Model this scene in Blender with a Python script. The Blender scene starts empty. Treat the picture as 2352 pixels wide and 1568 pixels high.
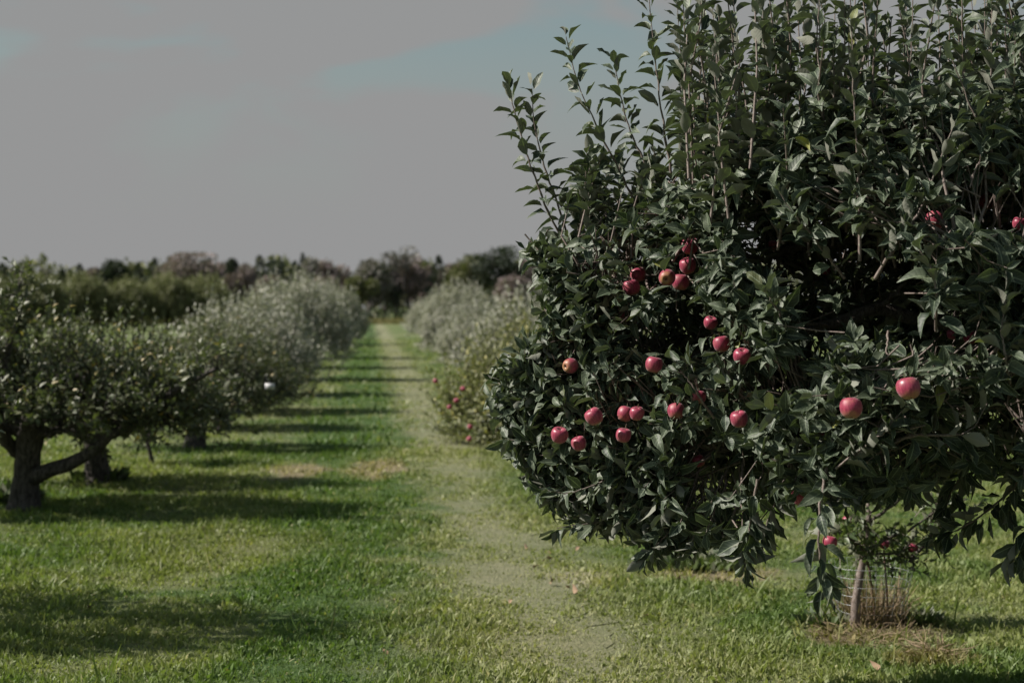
import bpy, math, random
import numpy as np
from mathutils import Vector, Matrix

SC = bpy.context.scene
COL = SC.collection
rng = np.random.default_rng(11)
R = math.radians

# ------------------------------------------------------------------ camera
CAM_H, FPX, CX, CY, HZ = 1.70, 3266.7, 1176.0, 784.0, 705.0
PITCH = math.atan((CY - HZ) / FPX)
cd = bpy.data.cameras.new('camera')
cam = bpy.data.objects.new('camera', cd)
COL.objects.link(cam)
cam.location = (0, 0, CAM_H)
cam.rotation_euler = (math.pi / 2 - PITCH, 0, 0)
cd.lens, cd.sensor_width, cd.clip_end = 50, 36, 3000
cd.dof.use_dof = True
cd.dof.focus_distance = 5.35
cd.dof.aperture_fstop = 2.7
SC.camera = cam

# ------------------------------------------------------------------ sun, sky, exposure
SUN_EL = 40.0                         # azimuth is clockwise from +Y
SUN_AZ = 271.0                        # from the left, a little behind the camera
sv = Vector((math.sin(R(SUN_AZ)) * math.cos(R(SUN_EL)), math.cos(R(SUN_AZ)) * math.cos(R(SUN_EL)), math.sin(R(SUN_EL))))
sd = bpy.data.lights.new('sun', 'SUN')
sd.energy, sd.angle, sd.color = 5.0, R(0.5), (1.0, 0.93, 0.84)
so = bpy.data.objects.new('sun', sd)
COL.objects.link(so)
so.location = (0, 0, 30)
so.rotation_euler = sv.to_track_quat('Z', 'Y').to_euler()

world = bpy.data.worlds.new('World')
SC.world = world
world.use_nodes = True
nt = world.node_tree
for n in list(nt.nodes):
    nt.nodes.remove(n)


def N(t, typ, **kw):
    n = t.nodes.new(typ)
    for k, v in kw.items():
        setattr(n, k, v)
    return n


def math_n(t, op, a, b=None, c=None, clamp=False):
    n = N(t, 'ShaderNodeMath', operation=op, use_clamp=clamp)
    for i, v in enumerate((a, b, c)):
        if v is None:
            continue
        if isinstance(v, (int, float)):
            n.inputs[i].default_value = v
        else:
            t.links.new(v, n.inputs[i])
    return n.outputs[0]


def mix_c(t, f, a, b, blend='MIX'):
    n = N(t, 'ShaderNodeMix', data_type='RGBA', blend_type=blend)
    for s, v in ((n.inputs[0], f), (n.inputs[6], a), (n.inputs[7], b)):
        if isinstance(v, (int, float)):
            s.default_value = v
        elif isinstance(v, tuple):
            s.default_value = v if len(v) == 4 else (*v, 1)
        else:
            t.links.new(v, s)
    return n.outputs[2]


def map_r(t, v, a, b, c=0.0, d=1.0, smooth=True):
    n = N(t, 'ShaderNodeMapRange', clamp=True, interpolation_type='SMOOTHSTEP' if smooth else 'LINEAR')
    t.links.new(v, n.inputs[0])
    for i, x in enumerate((a, b, c, d)):
        n.inputs[i + 1].default_value = x
    return n.outputs[0]


def noise(t, vec, scale, detail=3, rough=0.55, dist=0.0):
    n = N(t, 'ShaderNodeTexNoise')
    n.inputs['Scale'].default_value = scale
    n.inputs['Detail'].default_value = detail
    n.inputs['Roughness'].default_value = rough
    n.inputs['Distortion'].default_value = dist
    if vec is not None:
        t.links.new(vec, n.inputs['Vector'])
    return n.outputs['Fac']


sky = N(nt, 'ShaderNodeTexSky', sky_type='NISHITA')
sky.sun_disc = False
sky.sun_elevation = R(SUN_EL)
sky.sun_rotation = R(SUN_AZ)
sky.air_density, sky.dust_density, sky.ozone_density = 1.0, 2.0, 1.0
tc = N(nt, 'ShaderNodeTexCoord')
mp = N(nt, 'ShaderNodeMapping')
mp.inputs['Scale'].default_value = (1.0, 1.0, 2.6)
mp.inputs['Location'].default_value = (3.1, 1.5, 0.2)
nt.links.new(tc.outputs['Generated'], mp.inputs['Vector'])
cl = noise(nt, mp.outputs[0], 4.2, 4, 0.5, 0.4)
sz = N(nt, 'ShaderNodeSeparateXYZ')
nt.links.new(tc.outputs['Generated'], sz.inputs[0])
high = map_r(nt, sz.outputs[2], 0.04, 0.40, 0.0, 1.0)          # haze thins upwards
gap = map_r(nt, cl, 0.44, 0.55, 0.05, 1.25)
cover = math_n(nt, 'SUBTRACT', 1.0, math_n(nt, 'MULTIPLY', high, gap))
SKY_STRENGTH = 0.10
SKY_GREY = 1.80
skyc = mix_c(nt, cover, mix_c(nt, 1.0, sky.outputs[0], (0.47, 0.61, 0.49), 'MULTIPLY'), (SKY_GREY, SKY_GREY * 1.005, SKY_GREY * 1.005))
bg = N(nt, 'ShaderNodeBackground')
bg.inputs['Strength'].default_value = SKY_STRENGTH
nt.links.new(skyc, bg.inputs['Color'])
wo = N(nt, 'ShaderNodeOutputWorld')
nt.links.new(bg.outputs[0], wo.inputs['Surface'])

SC.view_settings.view_transform = 'Standard'
SC.view_settings.look = 'None'
SC.view_settings.gamma = 1
SC.view_settings.use_curve_mapping = False
SC.view_settings.exposure = 0.75
SC.render.engine = 'CYCLES'
SC.cycles.max_bounces = 6
SC.cycles.diffuse_bounces = 3
SC.cycles.transmission_bounces = 3
SC.cycles.glossy_bounces = 2
SC.cycles.use_denoising = True


# ------------------------------------------------------------------ where things stand
cp, sp_ = math.cos(PITCH), math.sin(PITCH)


def P(px, py, d):
    """world point at forward distance d seen at photograph position (2352 px wide)"""
    a, b = (px - CX) / FPX, (CY - py) / FPX
    y, z = cp + b * sp_, -sp_ + b * cp
    return np.array((a * d / y, d, CAM_H + z * d / y))


def G(px, py):
    a, b = (px - CX) / FPX, (CY - py) / FPX
    y, z = cp + b * sp_, -sp_ + b * cp
    t = -CAM_H / z
    return np.array((a * t, y * t, 0.0))


def project(p):
    """photograph position of world points (n,3)"""
    x, y, z = p[:, 0], p[:, 1], p[:, 2] - CAM_H
    f = y * cp - z * sp_
    u = y * sp_ + z * cp
    return CX + FPX * x / f, CY - FPX * u / f, f


# ------------------------------------------------------------------ helpers
def tag(o, label, cat, group=None, kind=None):
    if label:
        o['label'] = label
    if cat:
        o['category'] = cat
    if group:
        o['group'] = group
    if kind:
        o['kind'] = kind
    return o


def thing(name, label, cat, loc, group=None):
    o = bpy.data.objects.new(name, None)
    o.empty_display_size = 0.2
    COL.objects.link(o)
    o.location = [float(v) for v in loc]
    return tag(o, label, cat, group)


def mesh(name, v, f, mat, attrs=None, smooth=True):
    v = np.ascontiguousarray(v, dtype=np.float32)
    f = np.ascontiguousarray(f, dtype=np.int32)
    k = f.shape[1]
    me = bpy.data.meshes.new(name)
    me.vertices.add(len(v))
    me.vertices.foreach_set('co', v.ravel())
    me.loops.add(f.size)
    me.loops.foreach_set('vertex_index', f.ravel())
    me.polygons.add(len(f))
    me.polygons.foreach_set('loop_start', np.arange(0, f.size, k, dtype=np.int32))
    me.update(calc_edges=True)
    if smooth:
        me.shade_smooth()
    if attrs:
        for nme, arr in attrs.items():
            if arr.ndim == 1:
                a = me.attributes.new(nme, 'FLOAT', 'POINT')
                a.data.foreach_set('value', arr.astype(np.float32))
            else:
                a = me.attributes.new(nme, 'FLOAT2', 'POINT')
                a.data.foreach_set('vector', arr.astype(np.float32).ravel())
    if mat:
        me.materials.append(mat)
    return me


def obj(name, me, parent=None, loc=None):
    o = bpy.data.objects.new(name, me)
    COL.objects.link(o)
    if parent:
        o.parent = parent
    if loc is not None:
        o.location = [float(c) for c in loc]
    return o


def unit(a):
    return a / np.maximum(np.linalg.norm(a, axis=-1, keepdims=True), 1e-9)


def tubes(Pts, Rad, sides=5):
    """batch of tubes: Pts (n,k,3), Rad (n,k)"""
    Pts = np.asarray(Pts, float)
    Rad = np.asarray(Rad, float)
    n, k, _ = Pts.shape
    T = np.empty_like(Pts)
    T[:, 1:-1] = Pts[:, 2:] - Pts[:, :-2]
    T[:, 0] = Pts[:, 1] - Pts[:, 0]
    T[:, -1] = Pts[:, -1] - Pts[:, -2]
    T = unit(T)
    mt = unit(T.mean(1))
    ref = np.where(np.abs(mt[:, 2:3]) > 0.8, np.array([[1.0, 0.31, 0.05]]), np.array([[0.07, 0.05, 1.0]]))
    ref = np.broadcast_to(ref[:, None], T.shape)
    X = unit(np.cross(T, ref))
    Y = np.cross(T, X)
    a = np.arange(sides) * 2 * math.pi / sides
    V = Pts[:, :, None] + Rad[:, :, None, None] * (np.cos(a)[None, None, :, None] * X[:, :, None] + np.sin(a)[None, None, :, None] * Y[:, :, None])
    idx = np.arange(n * k * sides).reshape(n, k, sides)
    A, B = idx[:, :-1], idx[:, 1:]
    A2, B2 = np.roll(A, -1, 2), np.roll(B, -1, 2)
    F = np.stack((A, A2, B2, B), -1).reshape(-1, 4)
    return V.reshape(-1, 3), F


def resample(pts, m):
    """smooth polyline through control points"""
    pts = np.asarray(pts, float)
    n = len(pts)
    if n < 3:
        t = np.linspace(0, 1, m)[:, None]
        return pts[0] * (1 - t) + pts[-1] * t
    e = np.vstack((2 * pts[0] - pts[1], pts, 2 * pts[-1] - pts[-2]))
    u = np.linspace(0, n - 1 - 1e-6, m)
    i = u.astype(int)
    t = (u - i)[:, None]
    p0, p1, p2, p3 = e[i], e[i + 1], e[i + 2], e[i + 3]
    return 0.5 * (2 * p1 + (p2 - p0) * t + (2 * p0 - 5 * p1 + 4 * p2 - p3) * t * t + (3 * p1 - p0 - 3 * p2 + p3) * t ** 3)


def tube_mesh(name, pts, r0, r1, mat, m=14, sides=7, wob=0.0, power=1.0, seed=0):
    p = resample(pts, m)
    g = np.random.default_rng(seed)
    t = np.linspace(0, 1, m)
    r = r0 + (r1 - r0) * t ** power
    if wob:
        p = p + g.normal(0, wob, p.shape) * np.minimum(1, np.minimum(t, 1 - t) * 5)[:, None]
        r = r * (1 + g.normal(0, 0.10, m))
    v, f = tubes(p[None], r[None], sides)
    return mesh(name, v, f, mat), p


# ------------------------------------------------------------------ materials
def new_mat(name):
    m = bpy.data.materials.new(name)
    m.use_nodes = True
    t = m.node_tree
    for n in list(t.nodes):
        t.nodes.remove(n)
    out = N(t, 'ShaderNodeOutputMaterial')
    return m, t, out


def principled(t, col, rough, spec=0.5):
    b = N(t, 'ShaderNodeBsdfPrincipled')
    if isinstance(col, tuple):
        b.inputs['Base Color'].default_value = (*col, 1)
    else:
        t.links.new(col, b.inputs['Base Color'])
    if isinstance(rough, (int, float)):
        b.inputs['Roughness'].default_value = rough
    else:
        t.links.new(rough, b.inputs['Roughness'])
    b.inputs['Specular IOR Level'].default_value = spec
    return b


def leaf_mat(name, a, b, under, trans=0.16, rough=0.42, spec=0.5, veins=True, odd=None, odd_at=0.965):
    a, b, under = [tuple(c * 0.83 for c in k) for k in (a, b, under)]
    m, t, out = new_mat(name)
    at = N(t, 'ShaderNodeAttribute', attribute_name='rnd')
    oi = N(t, 'ShaderNodeObjectInfo')
    r = math_n(t, 'FRACT', math_n(t, 'ADD', at.outputs['Fac'], oi.outputs['Random']))
    col = mix_c(t, r, a, b)
    if odd:
        r2 = math_n(t, 'FRACT', math_n(t, 'MULTIPLY', r, 17.37))
        col = mix_c(t, map_r(t, r2, odd_at, odd_at + 0.012), col, odd)
    geo = N(t, 'ShaderNodeNewGeometry')
    und = under
    bump = None
    if veins:
        uv = N(t, 'ShaderNodeAttribute', attribute_name='leafuv')
        s = N(t, 'ShaderNodeSeparateXYZ')
        t.links.new(uv.outputs['Vector'], s.inputs[0])
        ax = math_n(t, 'ABSOLUTE', s.outputs[0])
        rib = map_r(t, ax, 0.03, 0.11, 1.0, 0.0)
        ph = math_n(t, 'SUBTRACT', math_n(t, 'MULTIPLY', s.outputs[1], 7.0), math_n(t, 'MULTIPLY', ax, 1.6))
        w = math_n(t, 'ABSOLUTE', math_n(t, 'SUBTRACT', math_n(t, 'FRACT', ph), 0.5))
        vein = map_r(t, w, 0.0, 0.12, 1.0, 0.0)
        edge = map_r(t, ax, 0.82, 1.0, 0.0, 0.7)
        spot = noise(t, geo.outputs['Position'], 38, 4)
        col = mix_c(t, map_r(t, spot, 0.35, 0.7, 0.0, 0.35), col, tuple(c * 0.62 for c in a))
        pale = tuple(min(1, c * 2.3 + 0.035) for c in b)
        col = mix_c(t, math_n(t, 'MULTIPLY', vein, 0.16), col, pale)
        col = mix_c(t, math_n(t, 'MAXIMUM', math_n(t, 'MULTIPLY', rib, 0.75), edge), col, pale)
        h = math_n(t, 'ADD', math_n(t, 'MULTIPLY', w, 1.0), math_n(t, 'MULTIPLY', ax, 0.3))
        bn = N(t, 'ShaderNodeBump')
        bn.inputs['Strength'].default_value = 0.16
        bn.inputs['Distance'].default_value = 0.004
        t.links.new(h, bn.inputs['Height'])
        bump = bn.outputs[0]
    c = mix_c(t, geo.outputs['Backfacing'], col, und)
    rg = math_n(t, 'ADD', math_n(t, 'MULTIPLY', geo.outputs['Backfacing'], 0.3), rough)
    b1 = principled(t, c, rg, spec)
    if bump:
        t.links.new(bump, b1.inputs['Normal'])
    tr = N(t, 'ShaderNodeBsdfTranslucent')
    tcol = mix_c(t, 1.0, col, (1.6, 1.9, 0.7), 'MULTIPLY')
    t.links.new(tcol, tr.inputs['Color'])
    mx = N(t, 'ShaderNodeMixShader')
    mx.inputs[0].default_value = trans
    t.links.new(b1.outputs[0], mx.inputs[1])
    t.links.new(tr.outputs[0], mx.inputs[2])
    t.links.new(mx.outputs[0], out.inputs[0])
    return m


def bark_mat(name, a, b, scale=30, rough=0.85, stretch=4.0, bumpd=0.01):
    m, t, out = new_mat(name)
    g = N(t, 'ShaderNodeTexCoord')
    mp = N(t, 'ShaderNodeMapping')
    mp.inputs['Scale'].default_value = (stretch, stretch, 1)
    t.links.new(g.outputs['Object'], mp.inputs['Vector'])
    n1 = noise(t, mp.outputs[0], scale, 6, 0.65, 0.4)
    n2 = noise(t, g.outputs['Object'], 5.0, 3)
    c = mix_c(t, map_r(t, n1, 0.35, 0.68), a, b)
    c = mix_c(t, map_r(t, n2, 0.55, 0.75, 0, 0.5), c, tuple(x * 1.1 for x in b))
    p = principled(t, c, rough, 0.3)
    bn = N(t, 'ShaderNodeBump')
    bn.inputs['Strength'].default_value = 0.8
    bn.inputs['Distance'].default_value = bumpd
    t.links.new(n1, bn.inputs['Height'])
    t.links.new(bn.outputs[0], p.inputs['Normal'])
    t.links.new(p.outputs[0], out.inputs[0])
    return m


M_LEAF = leaf_mat('apple_leaf', (0.020, 0.035, 0.021), (0.084, 0.106, 0.066), (0.200, 0.206, 0.172), 0.11, 0.52, 0.34, True, (0.20, 0.20, 0.05), 0.988)
M_LEAF_L = leaf_mat('old_tree_leaf', (0.060, 0.080, 0.038), (0.150, 0.163, 0.082), (0.18, 0.19, 0.14), 0.16, 0.5, 0.4, False, (0.26, 0.20, 0.07), 0.95)
M_LEAF_R = leaf_mat('row_leaf', (0.10, 0.118, 0.050), (0.25, 0.25, 0.11), (0.24, 0.24, 0.18), 0.16, 0.5, 0.4, False, (0.30, 0.27, 0.07), 0.93)
M_LEAF_S = leaf_mat('silver_leaf', (0.23, 0.24, 0.195), (0.43, 0.42, 0.36), (0.44, 0.44, 0.39), 0.08, 0.55, 0.4, False)
M_LEAF_O = leaf_mat('olive_leaf', (0.11, 0.125, 0.052), (0.30, 0.31, 0.15), (0.17, 0.18, 0.10), 0.08, 0.55, 0.3, False)
M_LEAF_Y = leaf_mat('sapling_leaf', (0.045, 0.075, 0.028), (0.10, 0.13, 0.05), (0.14, 0.15, 0.10), 0.18, 0.45, 0.4, False)
M_W_DARK = leaf_mat('wood_dark_leaf', (0.041, 0.056, 0.044), (0.081, 0.098, 0.071), (0.049, 0.061, 0.043), 0.08, 0.7, 0.2, False)
M_W_OLIVE = leaf_mat('wood_olive_leaf', (0.134, 0.144, 0.076), (0.232, 0.238, 0.122), (0.098, 0.104, 0.061), 0.1, 0.7, 0.2, False)
M_W_BROWN = leaf_mat('wood_brown_leaf', (0.220, 0.177, 0.189), (0.360, 0.293, 0.295), (0.268, 0.220, 0.213), 0.06, 0.8, 0.15, False)
M_W_GREY = leaf_mat('wood_grey_leaf', (0.165, 0.156, 0.154), (0.275, 0.259, 0.244), (0.183, 0.177, 0.159), 0.06, 0.8, 0.15, False)
M_BARK = bark_mat('apple_bark', (0.045, 0.036, 0.032), (0.13, 0.112, 0.10))
M_SHOOT = bark_mat('shoot_bark', (0.10, 0.075, 0.065), (0.20, 0.165, 0.15), 60, 0.6, 2, 0.002)
M_BARK_OLD = bark_mat('old_bark', (0.024, 0.021, 0.020), (0.108, 0.095, 0.090), 14, 0.9, 3, 0.02)
M_BARK_WOOD = bark_mat('wood_bark', (0.08, 0.07, 0.072), (0.16, 0.145, 0.145), 4, 0.9, 2, 0.02)


def apple_mat():
    m, t, out = new_mat('apple_skin')
    tcn = N(t, 'ShaderNodeTexCoord')
    oi = N(t, 'ShaderNodeObjectInfo')
    s = N(t, 'ShaderNodeSeparateXYZ')
    t.links.new(tcn.outputs['Object'], s.inputs[0])
    mp = N(t, 'ShaderNodeMapping')
    mp.inputs['Scale'].default_value = (1, 1, 0.12)
    t.links.new(tcn.outputs['Object'], mp.inputs['Vector'])
    streak = noise(t, mp.outputs[0], 140, 4, 0.6)
    big = noise(t, tcn.outputs['Object'], 22, 2)
    base = mix_c(t, map_r(t, streak, 0.3, 0.72), (0.165, 0.010, 0.036), (0.31, 0.032, 0.075))
    base = mix_c(t, map_r(t, big, 0.52, 0.78, 0, 0.55), base, (0.30, 0.085, 0.065))
    zz = math_n(t, 'DIVIDE', s.outputs[2], 0.036)
    low = map_r(t, math_n(t, 'ADD', zz, math_n(t, 'MULTIPLY', big, 0.9)), -0.55, 0.15, 1.0, 0.0)
    base = mix_c(t, math_n(t, 'MULTIPLY', low, math_n(t, 'ADD', 0.25, math_n(t, 'MULTIPLY', oi.outputs['Random'], 0.6))), base, (0.30, 0.19, 0.06))
    vor = N(t, 'ShaderNodeTexVoronoi')
    vor.inputs['Scale'].default_value = 190
    t.links.new(tcn.outputs['Object'], vor.inputs['Vector'])
    base = mix_c(t, map_r(t, vor.outputs['Distance'], 0.10, 0.22, 0.45, 0.0), base, (0.55, 0.33, 0.22))
    p = principled(t, base, map_r(t, big, 0.3, 0.7, 0.38, 0.55), 0.5)
    p.inputs['Sheen Weight'].default_value = 0.15
    p.inputs['Subsurface Weight'].default_value = 0.0
    t.links.new(p.outputs[0], out.inputs[0])
    return m


M_APPLE = apple_mat()


def plain(name, col, rough=0.6, spec=0.4, var=0.25, scale=20, metal=0.0):
    m, t, out = new_mat(name)
    g = N(t, 'ShaderNodeTexCoord')
    n1 = noise(t, g.outputs['Object'], scale, 4)
    c = mix_c(t, n1, tuple(x * (1 - var) for x in col), tuple(min(1, x * (1 + var)) for x in col))
    p = principled(t, c, rough, spec)
    p.inputs['Metallic'].default_value = metal
    t.links.new(p.outputs[0], out.inputs[0])
    return m


M_STEM = plain('apple_stem', (0.10, 0.075, 0.04))
M_CALYX = plain('apple_calyx', (0.06, 0.045, 0.03), 0.9)
M_WIRE = plain('galvanised_wire', (0.30, 0.31, 0.33), 0.45, 0.5, 0.2, 40, 0.6)
M_WHITE = plain('white_card', (0.42, 0.42, 0.44), 0.5, 0.4, 0.04)
M_STAKE = plain('rusty_stake', (0.10, 0.06, 0.045), 0.8)
M_DEAD = plain('fallen_leaf', (0.24, 0.165, 0.11), 0.8, 0.2, 0.35, 9)


def ground_colour(t):
    """colour of the turf from the place it grows in: lush and tired grass, the worn track, bare patches"""
    geo = N(t, 'ShaderNodeNewGeometry')
    pos = geo.outputs['Position']
    s = N(t, 'ShaderNodeSeparateXYZ')
    t.links.new(pos, s.inputs[0])
    x, y = s.outputs[0], s.outputs[1]
    mp = N(t, 'ShaderNodeMapping')
    mp.inputs['Scale'].default_value = (1, 1, 0)
    t.links.new(pos, mp.inputs['Vector'])
    n_big = noise(t, mp.outputs[0], 0.42, 4, 0.6, 0.5)
    n_mid = noise(t, mp.outputs[0], 2.6, 5, 0.6)
    n_fine = noise(t, mp.outputs[0], 17, 4, 0.6)
    lush, tired = (0.066, 0.118, 0.038), (0.205, 0.220, 0.112)
    lane = math_n(t, 'ABSOLUTE', math_n(t, 'SUBTRACT', x, math_n(t, 'MULTIPLY_ADD', y, -0.1, 0.10)))
    f = math_n(t, 'ADD', n_big, math_n(t, 'MULTIPLY', math_n(t, 'SUBTRACT', n_mid, 0.5), 0.7))
    # greener band left of the track
    band = map_r(t, math_n(t, 'ABSOLUTE', math_n(t, 'SUBTRACT', x, math_n(t, 'MULTIPLY_ADD', y, -0.1, -0.15))), 0.25, 0.9, 0.17, 0.0)
    f = math_n(t, 'SUBTRACT', f, band)
    col = mix_c(t, map_r(t, f, 0.34, 0.62), lush, tired)
    # worn track
    tx = math_n(t, 'SUBTRACT', x, math_n(t, 'MULTIPLY_ADD', y, -0.1, 0.90))
    wig = math_n(t, 'MULTIPLY', math_n(t, 'SUBTRACT', n_mid, 0.5), 1.5)
    track = map_r(t, math_n(t, 'DIVIDE', math_n(t, 'ABSOLUTE', math_n(t, 'ADD', tx, wig)), map_r(t, y, 7.0, 12.0, 1.7, 1.0)), 0.0, 0.78, 1.0, 0.0)
    col = mix_c(t, math_n(t, 'MULTIPLY', track, 0.82), col, (0.275, 0.268, 0.180))

    def patch(cx, cy, rx, ry, colr, k):
        nonlocal col
        dx = math_n(t, 'DIVIDE', math_n(t, 'SUBTRACT', x, cx), rx)
        dy = math_n(t, 'DIVIDE', math_n(t, 'SUBTRACT', y, cy), ry)
        d = math_n(t, 'SQRT', math_n(t, 'ADD', math_n(t, 'MULTIPLY', dx, dx), math_n(t, 'MULTIPLY', dy, dy)))
        d = math_n(t, 'ADD', d, math_n(t, 'MULTIPLY', math_n(t, 'SUBTRACT', n_mid, 0.5), 2.6))
        col = mix_c(t, map_r(t, d, 0.45, 1.15, k, 0.0), col, colr)
    for cx, cy, rx, ry, c, k in PATCHES:
        patch(cx, cy, rx, ry, c, k)
    col = mix_c(t, map_r(t, n_fine, 0.35, 0.7, 0.0, 0.4), col, (0.07, 0.10, 0.032))
    col = mix_c(t, 1.0, col, (0.83, 0.83, 0.83), 'MULTIPLY')
    return col, pos, n_fine


TAN = (0.31, 0.245, 0.17)
PATCHES = [(-2.22, 14.7, 0.34, 0.8, TAN, 0.85), (-1.42, 14.9, 0.40, 0.95, TAN, 0.9), (1.35, 9.0, 0.55, 0.35, TAN, 0.8),
           (1.85, 7.35, 0.45, 0.35, (0.22, 0.16, 0.11), 0.8), (-0.05, 9.0, 0.35, 0.5, (0.27, 0.26, 0.17), 0.45),
           (0.45, 8.9, 0.25, 0.35, (0.34, 0.31, 0.24), 0.85), (0.1, 7.2, 0.5, 0.6, (0.24, 0.23, 0.13), 0.5), (-2.2, 10.2, 0.9, 1.1, (0.20, 0.20, 0.10), 0.6), (2.0, 6.85, 0.28, 0.25, (0.22, 0.16, 0.10), 0.8)]


def ground_mat():
    m, t, out = new_mat('turf')
    col, pos, nf = ground_colour(t)
    p = principled(t, col, 0.95, 0.1)
    bn = N(t, 'ShaderNodeBump')
    bn.inputs['Strength'].default_value = 1.0
    bn.inputs['Distance'].default_value = 0.03
    t.links.new(noise(t, pos, 45, 4, 0.7), bn.inputs['Height'])
    t.links.new(bn.outputs[0], p.inputs['Normal'])
    t.links.new(p.outputs[0], out.inputs[0])
    return m


def blade_mat():
    m, t, out = new_mat('grass_blade')
    col, pos, nf = ground_colour(t)
    at = N(t, 'ShaderNodeAttribute', attribute_name='rnd')
    r = at.outputs['Fac']
    col = mix_c(t, map_r(t, r, 0.0, 1.0, 0.0, 0.45, False), col, (0.108, 0.148, 0.052))
    col = mix_c(t, map_r(t, r, 0.955, 0.965, 0.0, 0.6), col, (0.24, 0.215, 0.125))
    col = mix_c(t, 1.0, col, (1.40, 1.37, 1.16), 'MULTIPLY')
    p = principled(t, col, 0.55, 0.3)
    tr = N(t, 'ShaderNodeBsdfTranslucent')
    t.links.new(mix_c(t, 1.0, col, (1.3, 1.5, 0.6), 'MULTIPLY'), tr.inputs['Color'])
    mx = N(t, 'ShaderNodeMixShader')
    mx.inputs[0].default_value = 0.3
    t.links.new(p.outputs[0], mx.inputs[1])
    t.links.new(tr.outputs[0], mx.inputs[2])
    t.links.new(mx.outputs[0], out.inputs[0])
    return m


M_TURF = ground_mat()
M_BLADE = blade_mat()
M_STRAW = leaf_mat('straw', (0.16, 0.115, 0.075), (0.33, 0.25, 0.17), (0.25, 0.19, 0.13), 0.15, 0.8, 0.2, False)
M_TALL = leaf_mat('tall_yellow_grass', (0.14, 0.13, 0.06), (0.25, 0.225, 0.11), (0.22, 0.2, 0.1), 0.15, 0.8, 0.2, False)

# ------------------------------------------------------------------ ground
me = mesh('ground', [(-900, -300, 0), (900, -300, 0), (900, 1500, 0), (-900, 1500, 0)], [(0, 1, 2, 3)], M_TURF)
tag(obj('ground', me), 'flat orchard ground of mown green grass reaching to the far woods', None, None, 'structure')
ys = np.concatenate((np.arange(5.0, 40, 0.12), np.arange(40, 130, 0.8)))
g = np.random.default_rng(5)
wl, wr = 0.36 + 0.07 * g.standard_normal(len(ys)), 0.36 + 0.07 * g.standard_normal(len(ys))
mid = 0.90 - 0.1 * ys
v = np.vstack((np.c_[mid - wl, ys, np.full(len(ys), 0.004)], np.c_[mid + wr, ys, np.full(len(ys), 0.004)]))
n = len(ys)
i = np.arange(n - 1)
tag(obj('path', mesh('path', v, np.c_[i, i + n, i + n + 1, i + 1], M_TURF)), 'worn pale track of thin grass running between the tree rows', None, None, 'structure')


# ------------------------------------------------------------------ leaves
def leaf_template(curl, fold, twist, wave, seed):
    g = np.random.default_rng(seed)
    st = np.array([0.0, 0.16, 0.34, 0.54, 0.74, 0.90])
    wd = np.array([0.05, 0.60, 0.93, 1.0, 0.72, 0.32]) * 0.25
    V, U = [], []
    V += [(-0.010, -0.24, 0.03), (0.010, -0.24, 0.03)]
    U += [(0, 0), (0, 0)]
    for s, w in zip(st, wd):
        z = -curl * (s ** 1.8)
        y = s * (1 - 0.25 * curl * s)
        a = twist * s
        for k in (-1, 0, 1):
            lift = abs(k) * w * fold + (wave * math.sin(s * 11 + k * 1.3 + seed) * w if k else 0)
            x = k * w * math.cos(fold * 0.8)
            V.append((x * math.cos(a), y, z + lift + x * math.sin(a)))
            U.append((k, s))
    V.append((0.02 * math.sin(seed), 1.0 * (1 - 0.25 * curl), -curl * 1.05))
    U.append((0, 1))
    F = [(0, 1, 4), (0, 4, 2), (0, 3, 2)]
    F = [(0, 1, 3)]
    for r in range(len(st) - 1):
        a = 2 + 3 * r
        b = a + 3
        F += [(a, a + 1, b + 1), (a, b + 1, b), (a + 1, a + 2, b + 2), (a + 1, b + 2, b + 1)]
    a = 2 + 3 * (len(st) - 1)
    tip = len(V) - 1
    F += [(a, a + 1, tip), (a + 1, a + 2, tip)]
    return np.array(V, float), np.array(F), np.array(U, float)


TEMPL = [leaf_template(c, f, tw, wv, i) for i, (c, f, tw, wv) in enumerate([
    (0.12, 0.45, 0.2, 0.18), (0.34, 0.60, -0.4, 0.28), (0.58, 0.75, 0.5, 0.22), (0.72, 0.50, -0.35, 0.32),
    (0.05, 0.35, 0.4, 0.30), (0.35, 1.10, 0.1, 0.16), (0.80, 0.75, 0.55, 0.2), (-0.16, 0.60, -0.5, 0.26)])]
# a four-triangle leaf for the middle distance and a two-triangle leaf farther off
MID = (np.array([(0, 0, 0), (-.24, .42, .09), (0, .45, -.02), (.24, .42, .09), (0, 1, -.14)], float), np.array([(0, 2, 1), (0, 3, 2), (1, 2, 4), (2, 3, 4)]))
FAR = (np.array([(0, 0, 0), (-.27, .48, .10), (.27, .48, .10), (0, 1, -.10)], float), np.array([(0, 3, 1), (0, 2, 3)]))


def basis(d, n):
    d = unit(d)
    x = unit(np.cross(d, n))
    z = np.cross(x, d)
    return np.stack((x, d, z), -1)     # columns: across, along, normal


def leaf_batch(pos, d, n, L, tmpl, seed=0):
    V, F = tmpl[0], tmpl[1]
    B = basis(d, n) * L[:, None, None]
    W = np.einsum('nij,vj->nvi', B, V) + pos[:, None]
    k = len(V)
    FF = (F[None] + (np.arange(len(pos)) * k)[:, None, None]).reshape(-1, 3)
    rnd = np.repeat(np.random.default_rng(seed).random(len(pos)), k)
    return W.reshape(-1, 3), FF, rnd


def join(parts):
    vs, fs, off = [], [], 0
    for v, f in parts:
        vs.append(v)
        fs.append(f + off)
        off += len(v)
    return np.vstack(vs), np.vstack(fs)


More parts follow.
